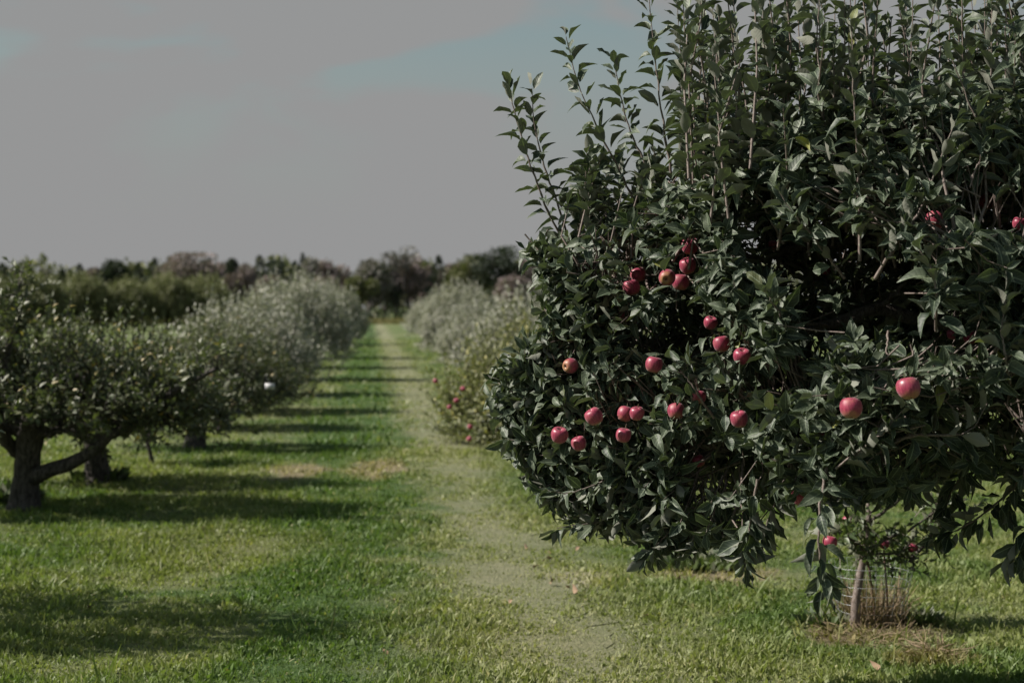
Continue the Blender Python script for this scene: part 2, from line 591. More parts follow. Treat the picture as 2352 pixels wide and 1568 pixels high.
def shoot_leaves(base, tip, nl, L, g, spread=0.9, start=0.05, bend=None):
    """leaves in a spiral along straight shoots: base/tip (n,3); returns pos, dir, normal, length"""
    n = len(base)
    ax = unit(tip - base)
    t = start + (1 - start) * (np.arange(nl) + g.random((n, nl)) * 0.7) / nl
    pos = base[:, None] + (tip - base)[:, None] * t[..., None]
    if bend is not None:
        pos = pos + bend[:, None] * (t * (1 - t) * 4)[..., None]
    ref = np.where(np.abs(ax[:, 2:3]) > 0.9, np.array([[1.0, 0, 0]]), np.array([[0, 0, 1.0]]))
    X = unit(np.cross(ax, ref))
    Y = np.cross(ax, X)
    ph = (np.arange(nl)[None] * 2.4 + g.random((n, 1)) * 6.28 + g.normal(0, 0.35, (n, nl)))
    rad = np.cos(ph)[..., None] * X[:, None] + np.sin(ph)[..., None] * Y[:, None]
    el = spread * (1.0 - 0.65 * t ** 3) + g.normal(0, 0.22, (n, nl))
    d = rad * np.sin(el)[..., None] + ax[:, None] * np.cos(el)[..., None]
    d = d + g.normal(0, 0.12, d.shape)
    nn = ax[:, None] * np.sin(el)[..., None] - rad * np.cos(el)[..., None] + g.normal(0, 0.25, d.shape)
    l = L * (1.12 - 0.55 * np.maximum(0, t - 0.45)) * g.uniform(0.72, 1.2, t.shape)
    return pos.reshape(-1, 3), d.reshape(-1, 3), nn.reshape(-1, 3), l.ravel()


# ------------------------------------------------------------------ orchard trees (generic)
TREE_LEAF_SEED = [100]


def orchard_tree(loc, H, Rr, label, leafmat, group, n_shoots=420, nl=11, L=0.07, tmpl=MID, skirt=0.28, trunk_r=0.07, limbs=None,
                 seed=1, name='apple_tree', shoot_len=0.55, bark=None, low_gap=0.3, upright=1.0, fork=None, flat=0.55, dense=2.1, spread=0.95, ysc=1.0, along=None, ub=0.55):
    """trunk, limbs and a dome of upright leafy shoots; loc is the trunk base"""
    g = np.random.default_rng(seed)
    root = thing(name, label, 'tree', loc, group)
    bark = bark or M_BARK_OLD
    zf = fork or H * 0.28
    lean = g.normal(0, 0.05, 2)
    tp = [(0, 0, -0.03), (lean[0] * .3, lean[1] * .3, zf * 0.4), (lean[0], lean[1], zf), (lean[0] * 1.6, lean[1] * 1.6, H * 0.55)]
    p = resample(tp, 12)
    r = trunk_r * (1.35 - 0.55 * np.linspace(0, 1, 12)) * (1 + 0.35 * np.exp(-np.linspace(0, 1, 12) * 14)) * (1 + g.normal(0, 0.05, 12))
    v, f = tubes(p[None], r[None], 9)
    obj('trunk', mesh('trunk', v, f, bark), root)
    nodes = []
    k = 7 if limbs is None else 4
    for q in range(k):
        a = q * 6.283 / k + g.normal(0, 0.25)
        rr = Rr * g.uniform(0.55, 0.85)
        z1 = H * g.uniform(0.42, 0.68)
        z0 = zf * g.uniform(0.75, 1.15)
        c = [(lean[0], lean[1], z0), (math.cos(a) * rr * .35, math.sin(a) * rr * .35 * ysc, z0 + (z1 - z0) * .35), (math.cos(a) * rr * .72, math.sin(a) * rr * .72 * ysc, z0 + (z1 - z0) * .8),
             (math.cos(a) * rr, math.sin(a) * rr * ysc, z1)]
        m_, pp = tube_mesh('branch', c, trunk_r * 0.5, 0.010, bark, 12, 6, 0.015, 0.8, seed * 31 + q)
        obj('branch', m_, root)
        nodes.append(pp)
    if limbs is not None:
        for q, (c, r0, r1) in enumerate(limbs):
            m_, pp = tube_mesh('branch', np.array(c) - np.array(loc), r0, r1, bark, 18, 8, 0.012, 0.8, seed * 57 + q)
            obj('branch', m_, root)
            nodes.append(pp)
    nodes = np.vstack(nodes)
    # shoots
    n = int(n_shoots * dense)
    th = g.random(n) * 6.283
    lob = 1 + 0.12 * np.sin(th * 3 + seed) + 0.10 * np.sin(th * 5 + seed * 2.1)
    rr = np.sqrt(g.random(n)) ** 0.8 * Rr * lob
    q = np.clip(rr / (Rr * lob), 0, 1)
    top = H - shoot_len * 0.55 - (H * flat) * q ** 2.4 + g.normal(0, 0.09, n)
    bot = low_gap + (skirt * H) * (1 - q) + g.normal(0, 0.05, n)
    u = g.random(n) ** ub
    z = bot + (np.maximum(top, bot + .05) - bot) * u
    base = np.c_[np.cos(th) * rr, np.sin(th) * rr * ysc, z]
    out = np.c_[np.cos(th), np.sin(th), np.zeros(n)]
    upw = upright * (0.25 + 1.0 * u)
    d = out * (q * (1.05 - 0.65 * u))[:, None] + np.array([0, 0, 1.0]) * upw[:, None] + g.normal(0, 0.22, (n, 3))
    hang = (u < 0.18)
    d[hang, 2] -= 0.65
    d = unit(d)
    if along:           # leafy spurs on the outer part of the long limbs
        q0 = np.vstack([resample(np.array(c) - np.array(loc), 60)[22:] for c, _, _ in along])
        q1 = q0[g.integers(0, len(q0), 190)] + g.normal(0, .07, (190, 3)) + (0, 0, .03)
        base = np.vstack((base, q1))
        d = np.vstack((d, unit(g.normal(0, .5, (190, 3)) + (.1, 0, .55))))
        hang = np.r_[hang, np.ones(190, bool)]
        n = len(base)
    sl = shoot_len * g.uniform(0.55, 1.25, n) * np.where(hang, 0.6, 1)
    tip = base + d * sl[:, None]
    tip[:, 2] = np.maximum(tip[:, 2], 0.12)
    pos, dd, nn, ll = shoot_leaves(base, tip, nl, L, g, spread)
    V, F, rnd = leaf_batch(pos, dd, nn, ll, tmpl, seed)
    o = obj('crown', mesh('crown', V, F, leafmat, {'rnd': rnd}), root)
    o['kind'] = 'stuff'
    # twigs: the shoots themselves and their ties to the limbs
    D = ((base[:, None, :] - nodes[None]) ** 2).sum(-1)
    nn_ = nodes[D.argmin(1)]
    midp = (base + nn_) / 2 + g.normal(0, 0.03, base.shape)
    Pt = np.stack((nn_, midp, base, (base + tip) / 2, tip), 1)
    Rd = np.array([0.006, 0.005, 0.004, 0.003, 0.0015])[None] * np.ones((n, 1)) * (0.6 + trunk_r * 4) * (1 if tmpl is MID else .5)
    v, f = tubes(Pt, Rd, 3)
    o = obj('twigs', mesh('twigs', v, f, bark), root)
    o['kind'] = 'stuff'
    return root


GROUP_L = 'old apple trees in the left row'
# first old tree at the left edge with its long leaning limb
b1 = G(55, 1170)
lim = [([b1 + (0.05, 0, 0.28), P(95, 1090, 11.8), P(180, 1050, 11.7), P(270, 995, 11.6), P(340, 940, 11.5), P(420, 890, 11.4), P(500, 845, 11.3)], 0.085, 0.014),
       ([P(330, 945, 11.5), P(360, 915, 11.6), P(400, 905, 11.8), P(440, 870, 12.0)], 0.04, 0.012),
       ([b1 + (0, 0, 0.55), P(70, 1000, 11.9), P(95, 930, 12.0), P(150, 880, 12.0), P(235, 830, 11.9)], 0.085, 0.015),
       ([b1 + (0, 0, 0.45), P(25, 1020, 11.8), P(-10, 950, 11.6), P(10, 850, 11.5), P(40, 740, 11.5), P(45, 650, 11.5)], 0.07, 0.006)]
orchard_tree(b1, 1.62, 1.45, 'gnarled old apple tree at the left edge with a long low leaning limb', M_LEAF_L, GROUP_L, 420, 11, 0.068, MID, trunk_r=0.10, limbs=lim, seed=3, low_gap=0.74, skirt=.1, fork=0.62, shoot_len=0.36, ysc=.5, dense=2.3, along=lim[:2] + lim[3:])
b2 = G(225, 1112)
orchard_tree(b2, 1.54, 1.30, 'short dark trunked apple tree just behind the leaning limb, suckers round its foot', M_LEAF_L, GROUP_L, 330, 10, 0.066, MID, trunk_r=0.10, seed=4, low_gap=0.54, skirt=.1, fork=0.5, shoot_len=0.34, ysc=.42, dense=2.1)
b3 = G(350, 1068)
orchard_tree(b3, 0.98, 0.24, 'narrow bushy young tree leafy to the ground in the left row', M_LEAF_Y, GROUP_L, 70, 9, 0.05, MID, trunk_r=0.02, seed=5, low_gap=0.10, shoot_len=0.25, flat=0.3)
b4 = G(447, 1030)
orchard_tree(b4, 1.48, 1.2, 'low spreading apple tree with a split grey trunk beyond the narrow young tree', M_LEAF_L, GROUP_L, 330, 10, 0.062, MID, trunk_r=0.10, seed=6, low_gap=0.46, skirt=.1, fork=0.45, shoot_len=0.34, ysc=.5, dense=2.0)
for (x, y, H, rr, lab, sd_, ns, L_, mt, tm, lg) in [
    (-4.05, 19.9, 1.40, 0.85, 'small green apple tree squeezed between the split trunk tree and the silvery ones', 41, 250, 0.066, M_LEAF_L, FAR, 0.35),
    (-4.75, 27.4, 1.90, 0.95, 'second silvery apple tree back from the split trunk tree', 42, 300, 0.080, M_LEAF_S, FAR, 0.35),
    (-5.75, 39.5, 2.35, 1.20, 'pale apple tree just past the round black bottomed one', 43, 340, 0.092, M_LEAF_S, FAR, 0.38),
    (-4.45, 23.0, 1.78, 1.15, 'upright silvery green apple tree behind the low spreading tree', 7, 330, 0.075, M_LEAF_S, FAR, 0.3),
    (-5.15, 33.0, 2.42, 1.30, 'round silvery apple tree with black underside beside the mown lane', 8, 460, 0.085, M_LEAF_S, FAR, 0.42),
    (-6.35, 47.0, 2.55, 1.45, 'dark sided apple tree last seen at the far end of the left row', 9, 420, 0.10, M_LEAF_S, FAR, 0.35),
    (-8.15, 64.0, 2.5, 1.5, 'most distant apple tree of the left row, hardly showing behind its neighbour', 10, 300, 0.12, M_LEAF_S, FAR, 0.3)]:
    orchard_tree((x, y, 0), H, rr, lab, mt, GROUP_L, ns, 13, L_, tm, trunk_r=0.09, seed=sd_, low_gap=lg, ysc=.68, skirt=.10, shoot_len=0.6, spread=1.05, upright=1.5)
# the tree outside the frame whose shadow crosses the near grass
orchard_tree((-4.15, 7.55, 0), 2.65, 1.12, 'apple tree just outside the left edge casting the near shadow', M_LEAF_L, GROUP_L, 330, 10, 0.075, MID, trunk_r=0.1, seed=21, low_gap=0.6, shoot_len=0.45, ysc=.6, dense=1.0)

GROUP_R = 'apple trees in the right row'
for (x, y, H, rr, lab, sd_, ns, L_, mt, tm, lg) in [
    (0.78, 17.6, 1.72, 1.38, 'broad apple tree dotted with red apples right behind the big tree', 12, 1050, 0.070, M_LEAF_R, MID, 0.06),
    (0.30, 28.0, 1.98, 1.05, 'pale silvery apple tree peeping past the left side of the big tree', 13, 420, 0.085, M_LEAF_S, FAR, 0.2),
    (-0.95, 40.0, 1.85, 1.1, 'smaller silvery apple tree between two taller ones beside the track', 14, 360, 0.095, M_LEAF_S, FAR, 0.2),
    (-1.95, 54.0, 2.62, 1.5, 'wide silvery apple tree nearest the far end of the track', 15, 560, 0.11, M_LEAF_S, FAR, 0.25),
    (-4.0, 76.0, 2.4, 1.4, 'last apple tree of the right row half hidden by the wide silvery one', 16, 300, 0.13, M_LEAF_S, FAR, 0.3)]:
    orchard_tree((x, y, 0), H, rr, lab, mt, GROUP_R, ns, 13, L_, tm, trunk_r=0.08, seed=sd_, low_gap=lg, ub=0.8, skirt=.06, shoot_len=0.6, spread=1.05, upright=1.5)

GROUP_B = 'large olive green apple trees beyond the left row'
for (px, d, top, hw, lab, sd_) in [
    (-30, 96, 628, 80, 'olive apple tree cut by the left edge in the row beyond', 30),
    (85, 99, 630, 72, 'olive apple tree with a black flank behind the first tall twig', 31),
    (190, 103, 634, 66, 'third olive apple tree from the left edge in the row beyond', 32),
    (290, 104, 640, 60, 'lowest olive apple tree in the middle of the row beyond', 33),
    (385, 107, 628, 66, 'bright topped olive apple tree, highest of the row beyond', 34),
    (470, 108, 632, 66, 'olive apple tree at the lane end of the row beyond, trunks showing beneath', 35)]:
    x = (px - CX) / FPX * d
    orchard_tree((x, d, 0), CAM_H + (HZ - top) / FPX * d, hw / FPX * d, lab, M_LEAF_O, GROUP_B, 430, 12, 0.20, FAR, trunk_r=0.12, seed=sd_, low_gap=0.25, skirt=.04, shoot_len=0.95, dense=2.6, spread=1.05, upright=1.7)


# ------------------------------------------------------------------ far woods
def wood_tree(px, top, hw, typ, label, d=205.0, seed=0):
    g = np.random.default_rng(seed + 500)
    x = (px - CX) / FPX * d
    H = CAM_H + (HZ - top) / FPX * d
    W = hw / FPX * d
    nm = {'con': 'conifer_tree', 'wisp': 'slender_tree'}.get(typ, 'woodland_tree')
    root = thing(nm, label, 'tree', (x, d, 0), 'trees of the far woods')
    mat = {'con': M_W_DARK, 'dark': M_W_DARK, 'olive': M_W_OLIVE, 'brown': M_W_BROWN, 'grey': M_W_GREY, 'wisp': M_W_GREY}[typ]
    v, f = tubes(np.array([[(0, 0, -.1), (g.normal(0, .1), 0, H * .3), (g.normal(0, .2), 0, H * .65), (0, 0, H * .95)]]), np.array([[.2, .15, .08, .01]]), 6)
    parts = [(v, f)]
    if typ == 'con':
        n = 2000
        u = g.random(n) ** 1.25
        z = H * (0.12 + 0.88 * u)
        lay = 0.75 + 0.25 * np.sin(z * 4.5 + g.normal(0, .3, n))
        rr = 1.75 * W * (1 - u) ** 0.7 * np.sqrt(g.random(n)) * lay + 0.03
        th = g.random(n) * 6.283
        pos = np.c_[np.cos(th) * rr, np.sin(th) * rr, z - rr * .25]
        dd = np.c_[np.cos(th), np.sin(th), -0.35 + 1.6 * u ** 3 + g.normal(0, .3, n)]
        L = g.uniform(0.4, 0.8, n) * (1.15 - .75 * u)
    else:
        nb = 9 if typ != 'wisp' else 6
        c = np.c_[g.normal(0, W * .45, nb), g.normal(0, W * .4, nb), H * g.uniform(0.35, 0.9, nb)]
        c[0] = (0, 0, H * .88)
        c[1] = (-W * .5, 0, H * .66)
        c[2] = (W * .5, 0, H * .62)
        if typ == 'wisp':
            c[:, 2] = H * g.uniform(.78, .95, nb)
            c[:, 0] = g.normal(0, W * .55, nb)
        br = W * g.uniform(0.38, 0.66, nb)
        n = 2600 if typ != 'wisp' else 420
        k = g.integers(0, nb, n)
        dirs = unit(g.normal(0, 1, (n, 3)))
        pos = c[k] + dirs * (br[k] * g.random(n) ** 0.35)[:, None] * np.array([1, 1, .95])
        pos[:, 2] = np.minimum(pos[:, 2], H * g.uniform(.97, 1.01, n))
        low = pos[:, 2] < 0.4
        pos[low, 2] = g.uniform(.4, 1.5, low.sum())
        dd = dirs + g.normal(0, .6, (n, 3))
        L = g.uniform(0.3, 0.65, n)
        # upright stems and boughs
        ns = 16 if typ in ('brown', 'grey', 'wisp') else 8
        s0 = np.c_[g.normal(0, .25 * W, ns), g.normal(0, .2, ns), H * g.uniform(0.02, .35, ns)]
        s1 = np.c_[s0[:, 0] * 1.8 + g.normal(0, .35 * W, ns), g.normal(0, W * .4, ns), H * g.uniform(.7, .97, ns)]
        sm = (s0 + s1) / 2 + g.normal(0, .15, (ns, 3))
        parts.append(tubes(np.stack((s0, sm, s1), 1), np.tile([.10, .07, .02], (ns, 1)), 4))
    v, f = join(parts)
    obj('trunk', mesh('trunk', v, f, M_BARK_WOOD), root)
    V, F, rnd = leaf_batch(pos, dd, g.normal(0, 1, pos.shape) + (0, 0, .6), L, FAR, seed)
    o = obj('crown', mesh('crown', V, F, mat, {'rnd': rnd}), root)
    o['kind'] = 'stuff'


WOODS = [
    (6, 605, 26, 'con', 'dark spruce at the very left end of the far treeline', 200),
    (38, 611, 24, 'grey', 'dull low tree second from the left end of the far treeline', 210),
    (66, 608, 26, 'con', 'small pointed spruce over the first olive orchard tree', 205),
    (104, 622, 30, 'grey', 'low grey tree in the dip at the left of the treeline', 225),
    (145, 619, 18, 'con', 'thin spire of a spruce before the two needle topped ones', 215),
    (184, 607, 18, 'con', 'needle topped dark spruce left of the round dark tree', 205),
    (216, 617, 26, 'brown', 'mauve brown bare tree beside the needle topped spruce', 215),
    (260, 600, 36, 'dark', 'round dark green tree above the middle olive orchard trees', 200),
    (303, 611, 28, 'olive', 'pale olive tree right of the round dark green one', 212),
    (318, 606, 20, 'con', 'little dark spruce between the pale olive tree and the big brown dome', 206),
    (356, 594, 30, 'con', 'dark spruce leaning on the left of the big brown dome', 200),
    (422, 586, 62, 'brown', 'big mauve brown dome shaped tree, broadest of the left woods', 198),
    (477, 594, 28, 'dark', 'dark tree closing the right side of the big brown dome', 203),
    (508, 606, 30, 'brown', 'low brown tree in the notch right of the big brown dome', 215),
    (534, 592, 28, 'dark', 'dark cap shaped tree above the brown thicket', 204),
    (566, 610, 34, 'brown', 'rusty mauve thicket tree above the silvery orchard tree', 196),
    (597, 588, 30, 'con', 'dark triangular spruce over the rusty mauve thicket', 206),
    (636, 598, 34, 'dark', 'dark green tree right of the triangular spruce', 202),
    (622, 640, 30, 'brown', 'low bare mauve tree in front of the dark green woods', 190),
    (678, 600, 28, 'con', 'blunt dark spruce left of the thin spire', 206),
    (696, 583, 12, 'con', 'thin lone spire sticking out above the treeline', 214),
    (716, 594, 36, 'grey', 'flat topped grey green tree under the thin lone spire', 202),
    (748, 600, 32, 'brown', 'brown round tree left of the dip in the treeline', 205),
    (784, 613, 34, 'brown', 'low brown tree in the deepest dip of the treeline', 215),
    (742, 640, 34, 'brown', 'pale mauve bare tree low above the silvery crowns', 192),
    (815, 640, 30, 'olive', 'yellowish low tree at the left of the lane end', 188),
    (854, 600, 44, 'grey', 'tall grey green tree standing at the end of the lane', 196),
    (885, 612, 34, 'dark', 'dark tree in the gap behind the lane end', 200),
    (908, 568, 32, 'wisp', 'tall wispy tree with a pale stem, rising above all the woods', 198),
    (945, 588, 40, 'brown', 'grey brown tree touching the right of the tall wispy one', 200),
    (985, 612, 34, 'brown', 'mauve brown tree in the notch before the ragged dark spruce', 208),
    (1008, 588, 28, 'con', 'ragged dark spruce with a broken top', 198),
    (1040, 611, 36, 'brown', 'pinkish brown tree right of the ragged dark spruce', 205),
    (1082, 590, 52, 'olive', 'broad olive green tree left of the large black green one', 196),
    (1150, 572, 58, 'dark', 'large black green tree, tallest mass of the right woods', 194),
    (1180, 640, 40, 'brown', 'dim mauve tree at the foot of the large black green one', 188),
    (1212, 598, 40, 'brown', 'brown tree half hidden by the big apple tree leaves', 204),
]
for q, (px, top, hw, typ, lab, d) in enumerate(WOODS):
    wood_tree(px, top, hw, typ, lab, d, q)

# understory and the part of the woods that reads as one mass
g = np.random.default_rng(77)
n = 26000
xx = g.uniform(-110, 150, n)
yy = 214 + g.uniform(0, 22, n) + 0.03 * np.abs(xx)
hh = 7.2 + 1.0 * np.sin(xx * .31) + 0.8 * np.sin(xx * .83 + 1) + g.normal(0, .5, n) + 1.2 * (xx > 8)
pos = np.c_[xx, yy, 0.2 + hh * g.random(n) ** .7]
V, F, rnd = leaf_batch(pos, g.normal(0, 1, (n, 3)), g.normal(0, 1, (n, 3)) + (0, 0, .5), g.uniform(.7, 1.5, n), FAR, 5)
tag(obj('forest', mesh('forest', V, F, M_W_OLIVE, {'rnd': rnd})), 'dim mass of woods filling in behind the separate far trees', 'forest', None, 'stuff')
n = 5000
xx = g.uniform(-100, 60, n)
pos = np.c_[xx, 178 + g.uniform(0, 5, n), g.random(n) ** 1.3 * (1.4 + .7 * np.sin(xx * .7))]
V, F, rnd = leaf_batch(pos, g.normal(0, 1, (n, 3)) + (0, 0, .4), g.normal(0, 1, (n, 3)), g.uniform(.4, .8, n), FAR, 6)
tag(obj('undergrowth', mesh('undergrowth', V, F, M_W_DARK, {'rnd': rnd})), 'dark scrub along the foot of the far woods', 'scrub', None, 'stuff')
n = 22000
xx = g.uniform(-60, 25, n)
pos = np.c_[xx, g.uniform(136, 160, n), np.zeros(n)]
d = g.normal(0, .25, (n, 3)) + (0, 0, 1)
V, F, rnd = leaf_batch(pos, d, g.normal(0, 1, (n, 3)), g.uniform(.35, .62, n), (FAR[0] * (0.3, 1, 1), FAR[1]), 7)
tag(obj('tall_grass', mesh('tall_grass', V, F, M_TALL, {'rnd': rnd})), 'strip of tall yellow grass across the far end of the lane', 'grass', None, 'stuff')

# ------------------------------------------------------------------ the big apple tree in front
ROOT = np.array((2.45, 5.65, 0.0))
tree = thing('apple_tree', 'big leafy apple tree laden with red apples filling the right side', 'tree', ROOT, None)


def local(c):
    return np.asarray(c, float) - ROOT


tk = [(2.45, 5.65, -0.05), (2.44, 5.66, 0.45), (2.42, 5.64, 0.95), (2.35, 5.62, 1.5), (2.3, 5.6, 2.1)]
m_, trunk_p = tube_mesh('trunk', local(tk), 0.095, 0.05, M_BARK, 20, 12, 0.008, 1.0, 1)
obj('trunk', m_, tree)
LIMBS = [  # px, py, depth control points, radius start/end
    ([(2560, 800, 5.62), (2330, 770, 5.60), (2140, 735, 5.45), (1990, 716, 5.40), (1930, 732, 5.45), (1870, 755, 5.55), (1740, 785, 5.7), (1640, 805, 5.8), (1450, 850, 5.85), (1300, 880, 5.85)], 0.036, 0.008),
    ([(1990, 718, 5.40), (2025, 700, 5.36), (2065, 665, 5.30), (2110, 560, 5.25), (2135, 420, 5.2)], 0.013, 0.005),
    ([(2560, 950, 5.6), (2350, 930, 5.4), (2150, 940, 5.2), (1960, 975, 5.15), (1750, 1010, 5.3), (1550, 1060, 5.5), (1390, 1080, 5.6)], 0.030, 0.007),
    ([(2540, 700, 5.6), (2400, 600, 5.7), (2150, 540, 5.9), (1900, 560, 6.0), (1700, 600, 6.0), (1560, 590, 5.9), (1420, 610, 5.9)], 0.034, 0.007),
    ([(2530, 620, 5.6), (2480, 450, 5.5), (2350, 330, 5.3), (2270, 300, 5.2)], 0.03, 0.012),
    ([(2560, 880, 5.7), (2400, 860, 6.1), (2150, 860, 6.2), (1850, 880, 6.25), (1600, 900, 6.2)], 0.032, 0.008),
    ([(2560, 850, 5.6), (2480, 820, 5.1), (2330, 830, 4.75), (2180, 850, 4.6)], 0.026, 0.006),
    ([(2540, 760, 5.6), (2420, 650, 5.0), (2280, 600, 4.75), (2200, 560, 4.65)], 0.024, 0.006),
    ([(1590, 470, 5.55), (1600, 520, 5.6), (1570, 575, 5.65), (1545, 600, 5.68), (1520, 625, 5.7), (1470, 637, 5.7), (1420, 638, 5.7), (1360, 625, 5.72), (1310, 592, 5.75), (1290, 560, 5.8)], 0.009, 0.004),
]
limb_nodes = []
for q, (c, r0, r1) in enumerate(LIMBS):
    m_, pp = tube_mesh('branch', local([P(*a) for a in c]), r0, r1, M_BARK, 28, 8, 0.006, 0.7, 200 + q)
    obj('branch', m_, tree)
    limb_nodes.append(pp)

SHOOTS = [   # from the wood to the tip
    ([(1330, 600, 5.9), (1275, 520, 5.85), (1240, 440, 5.8), (1208, 350, 5.8), (1183, 260, 5.8), (1168, 190, 5.8)], 13),
    ([(1370, 640, 5.9), (1312, 560, 5.9), (1275, 450, 5.85), (1248, 370, 5.85), (1226, 280, 5.85), (1222, 202, 5.85)], 14),
    ([(1500, 560, 5.8), (1455, 460, 5.75), (1420, 385, 5.7), (1375, 300, 5.7), (1328, 190, 5.7), (1300, 85, 5.7)], 20),
    ([(1530, 520, 6.0), (1490, 400, 6.0), (1452, 310, 6.0), (1428, 230, 6.0), (1408, 130, 6.0)], 15),
    ([(1590, 560, 5.6), (1555, 440, 5.6), (1530, 330, 5.6), (1512, 200, 5.6), (1500, 100, 5.6), (1488, -40, 5.6)], 19),
    ([(1575, 520, 6.2), (1572, 300, 6.2), (1562, 120, 6.2), (1552, -30, 6.2)], 15),
    ([(1545, 600, 5.4), (1590, 520, 5.4), (1615, 430, 5.4), (1620, 300, 5.4), (1613, 140, 5.4), (1610, -60, 5.4)], 20),
    ([(1740, 470, 5.7), (1725, 320, 5.7), (1705, 190, 5.7), (1690, 90, 5.7), (1682, -50, 5.7)], 16),
    ([(1790, 560, 5.2), (1772, 400, 5.2), (1762, 250, 5.2), (1755, 100, 5.2), (1750, -80, 5.2)], 18),
    ([(1690, 480, 6.0), (1660, 360, 6.0), (1640, 200, 6.0), (1650, 60, 6.0)], 13),
    ([(1420, 560, 6.0), (1385, 480, 6.0), (1350, 420, 6.0), (1325, 400, 6.0)], 9),
    ([(1850, 500, 5.5), (1835, 330, 5.5), (1838, 160, 5.5), (1830, -60, 5.5)], 16),
    ([(1900, 430, 5.0), (1890, 250, 5.0), (1880, 120, 5.0), (1882, -70, 5.0)], 16),
    ([(1975, 600, 4.75), (1972, 480, 4.75), (1968, 330, 4.75), (1960, 190, 4.75), (1955, 60, 4.75)], 18),
    ([(2060, 470, 5.1), (2075, 330, 5.1), (2088, 180, 5.1), (2100, -60, 5.1)], 17),
    ([(2010, 500, 5.6), (2002, 300, 5.6), (1996, 120, 5.6), (1990, -90, 5.6)], 16),
    ([(2140, 480, 5.4), (2150, 300, 5.4), (2158, 120, 5.4), (2150, -90, 5.4)], 16),
    ([(2220, 430, 5.0), (2215, 250, 5.0), (2210, 100, 5.0), (2205, -90, 5.0)], 15),
    ([(2255, 470, 5.6), (2258, 260, 5.6), (2262, 90, 5.6), (2260, -90, 5.6)], 15),
    ([(2330, 470, 5.1), (2322, 260, 5.1), (2312, 100, 5.1), (2305, -90, 5.1)], 16),
    ([(2400, 420, 5.3), (2390, 220, 5.3), (2380, 60, 5.3), (2370, -120, 5.3)], 15),
    ([(1800, 560, 5.1), (1740, 450, 5.1), (1690, 380, 5.1), (1640, 330, 5.1)], 11),
    ([(1800, 430, 5.6), (1775, 330, 5.6), (1800, 240, 5.6), (1840, 150, 5.6)], 11),
    ([(1940, 640, 4.9), (1880, 560, 4.85), (1830, 500, 4.8), (1790, 440, 4.8)], 10),
    ([(2010, 640, 4.7), (2060, 560, 4.65), (2120, 470, 4.65), (2150, 390, 4.65), (2190, 290, 4.65)], 13),
    ([(2300, 560, 4.9), (2275, 350, 4.72), (2250, 290, 4.7), (2225, 235, 4.7), (2180, 120, 4.7)], 9),
    # lower sprays
    ([(1450, 900, 5.8), (1330, 905, 5.75), (1240, 885, 5.7), (1150, 880, 5.7)], 12),
    ([(1420, 1000, 5.7), (1300, 1025, 5.65), (1220, 1015, 5.6), (1160, 1008, 5.6)], 11),
    ([(1700, 1060, 5.5), (1520, 1130, 5.5), (1400, 1190, 5.5), (1280, 1212, 5.5)], 16),
    ([(1500, 1080, 5.4), (1400, 1100, 5.35), (1320, 1130, 5.35), (1245, 1125, 5.35)], 12),
    ([(1640, 1120, 5.3), (1560, 1200, 5.3), (1510, 1250, 5.3), (1492, 1285, 5.3)], 12),
    ([(1740, 1100, 5.0), (1722, 1200, 5.0), (1716, 1260, 5.0), (1712, 1300, 5.0)], 13),
    ([(1900, 1060, 4.75), (1885, 1160, 4.7), (1880, 1250, 4.68), (1888, 1310, 4.68), (1893, 1345, 4.68)], 14),
    ([(1920, 1075, 4.7), (1975, 1035, 4.65), (2031, 991, 4.6), (2075, 940, 4.55)], 12),
    ([(2060, 1010, 4.7), (2115, 998, 4.65), (2193, 999, 4.6), (2235, 982, 4.6), (2268, 925, 4.6)], 10),
    ([(2040, 760, 4.85), (2037, 800, 4.8), (2043, 850, 4.75), (2052, 890, 4.75)], 6),
    ([(1760, 940, 4.95), (1825, 980, 4.95), (1880, 1032, 4.9)], 5),
    ([(2330, 1120, 5.2), (2260, 1180, 5.2), (2200, 1215, 5.2), (2150, 1232, 5.2)], 11),
    ([(2400, 1100, 5.0), (2370, 1200, 5.0), (2340, 1260, 5.0), (2325, 1295, 5.0)], 10),
    ([(2420, 980, 5.1), (2370, 1060, 5.1), (2330, 1120, 5.1), (2318, 1170, 5.1)], 12),
    ([(2260, 980, 5.3), (2230, 1060, 5.3), (2190, 1120, 5.3), (2172, 1165, 5.3)], 12),
    ([(2480, 1060, 5.3), (2440, 1150, 5.3), (2380, 1230, 5.3), (2352, 1290, 5.3)], 12),
    ([(1820, 1040, 5.1), (1800, 1110, 5.1), (1770, 1180, 5.1), (1752, 1230, 5.1)], 12),
    ([(2320, 880, 4.6), (2310, 820, 4.5), (2300, 760, 4.5), (2310, 690, 4.5)], 10),
    ([(2150, 760, 4.6), (2150, 690, 4.5), (2140, 620, 4.5), (2110, 570, 4.5)], 9),
    ([(1790, 760, 4.9), (1790, 720, 4.85), (1770, 690, 4.8), (1760, 660, 4.8)], 9),
    ([(1690, 660, 5.2), (1655, 650, 5.1), (1620, 640, 5.05), (1600, 650, 5.0)], 7),
    ([(1640, 960, 5.1), (1600, 900, 5.05), (1570, 860, 5.05), (1540, 850, 5.0)], 9),
]
POS, DIR, NRM, LEN = [], [], [], []


def add(pos, d, n, l):
    POS.append(pos)
    DIR.append(d)
    NRM.append(n)
    LEN.append(l)


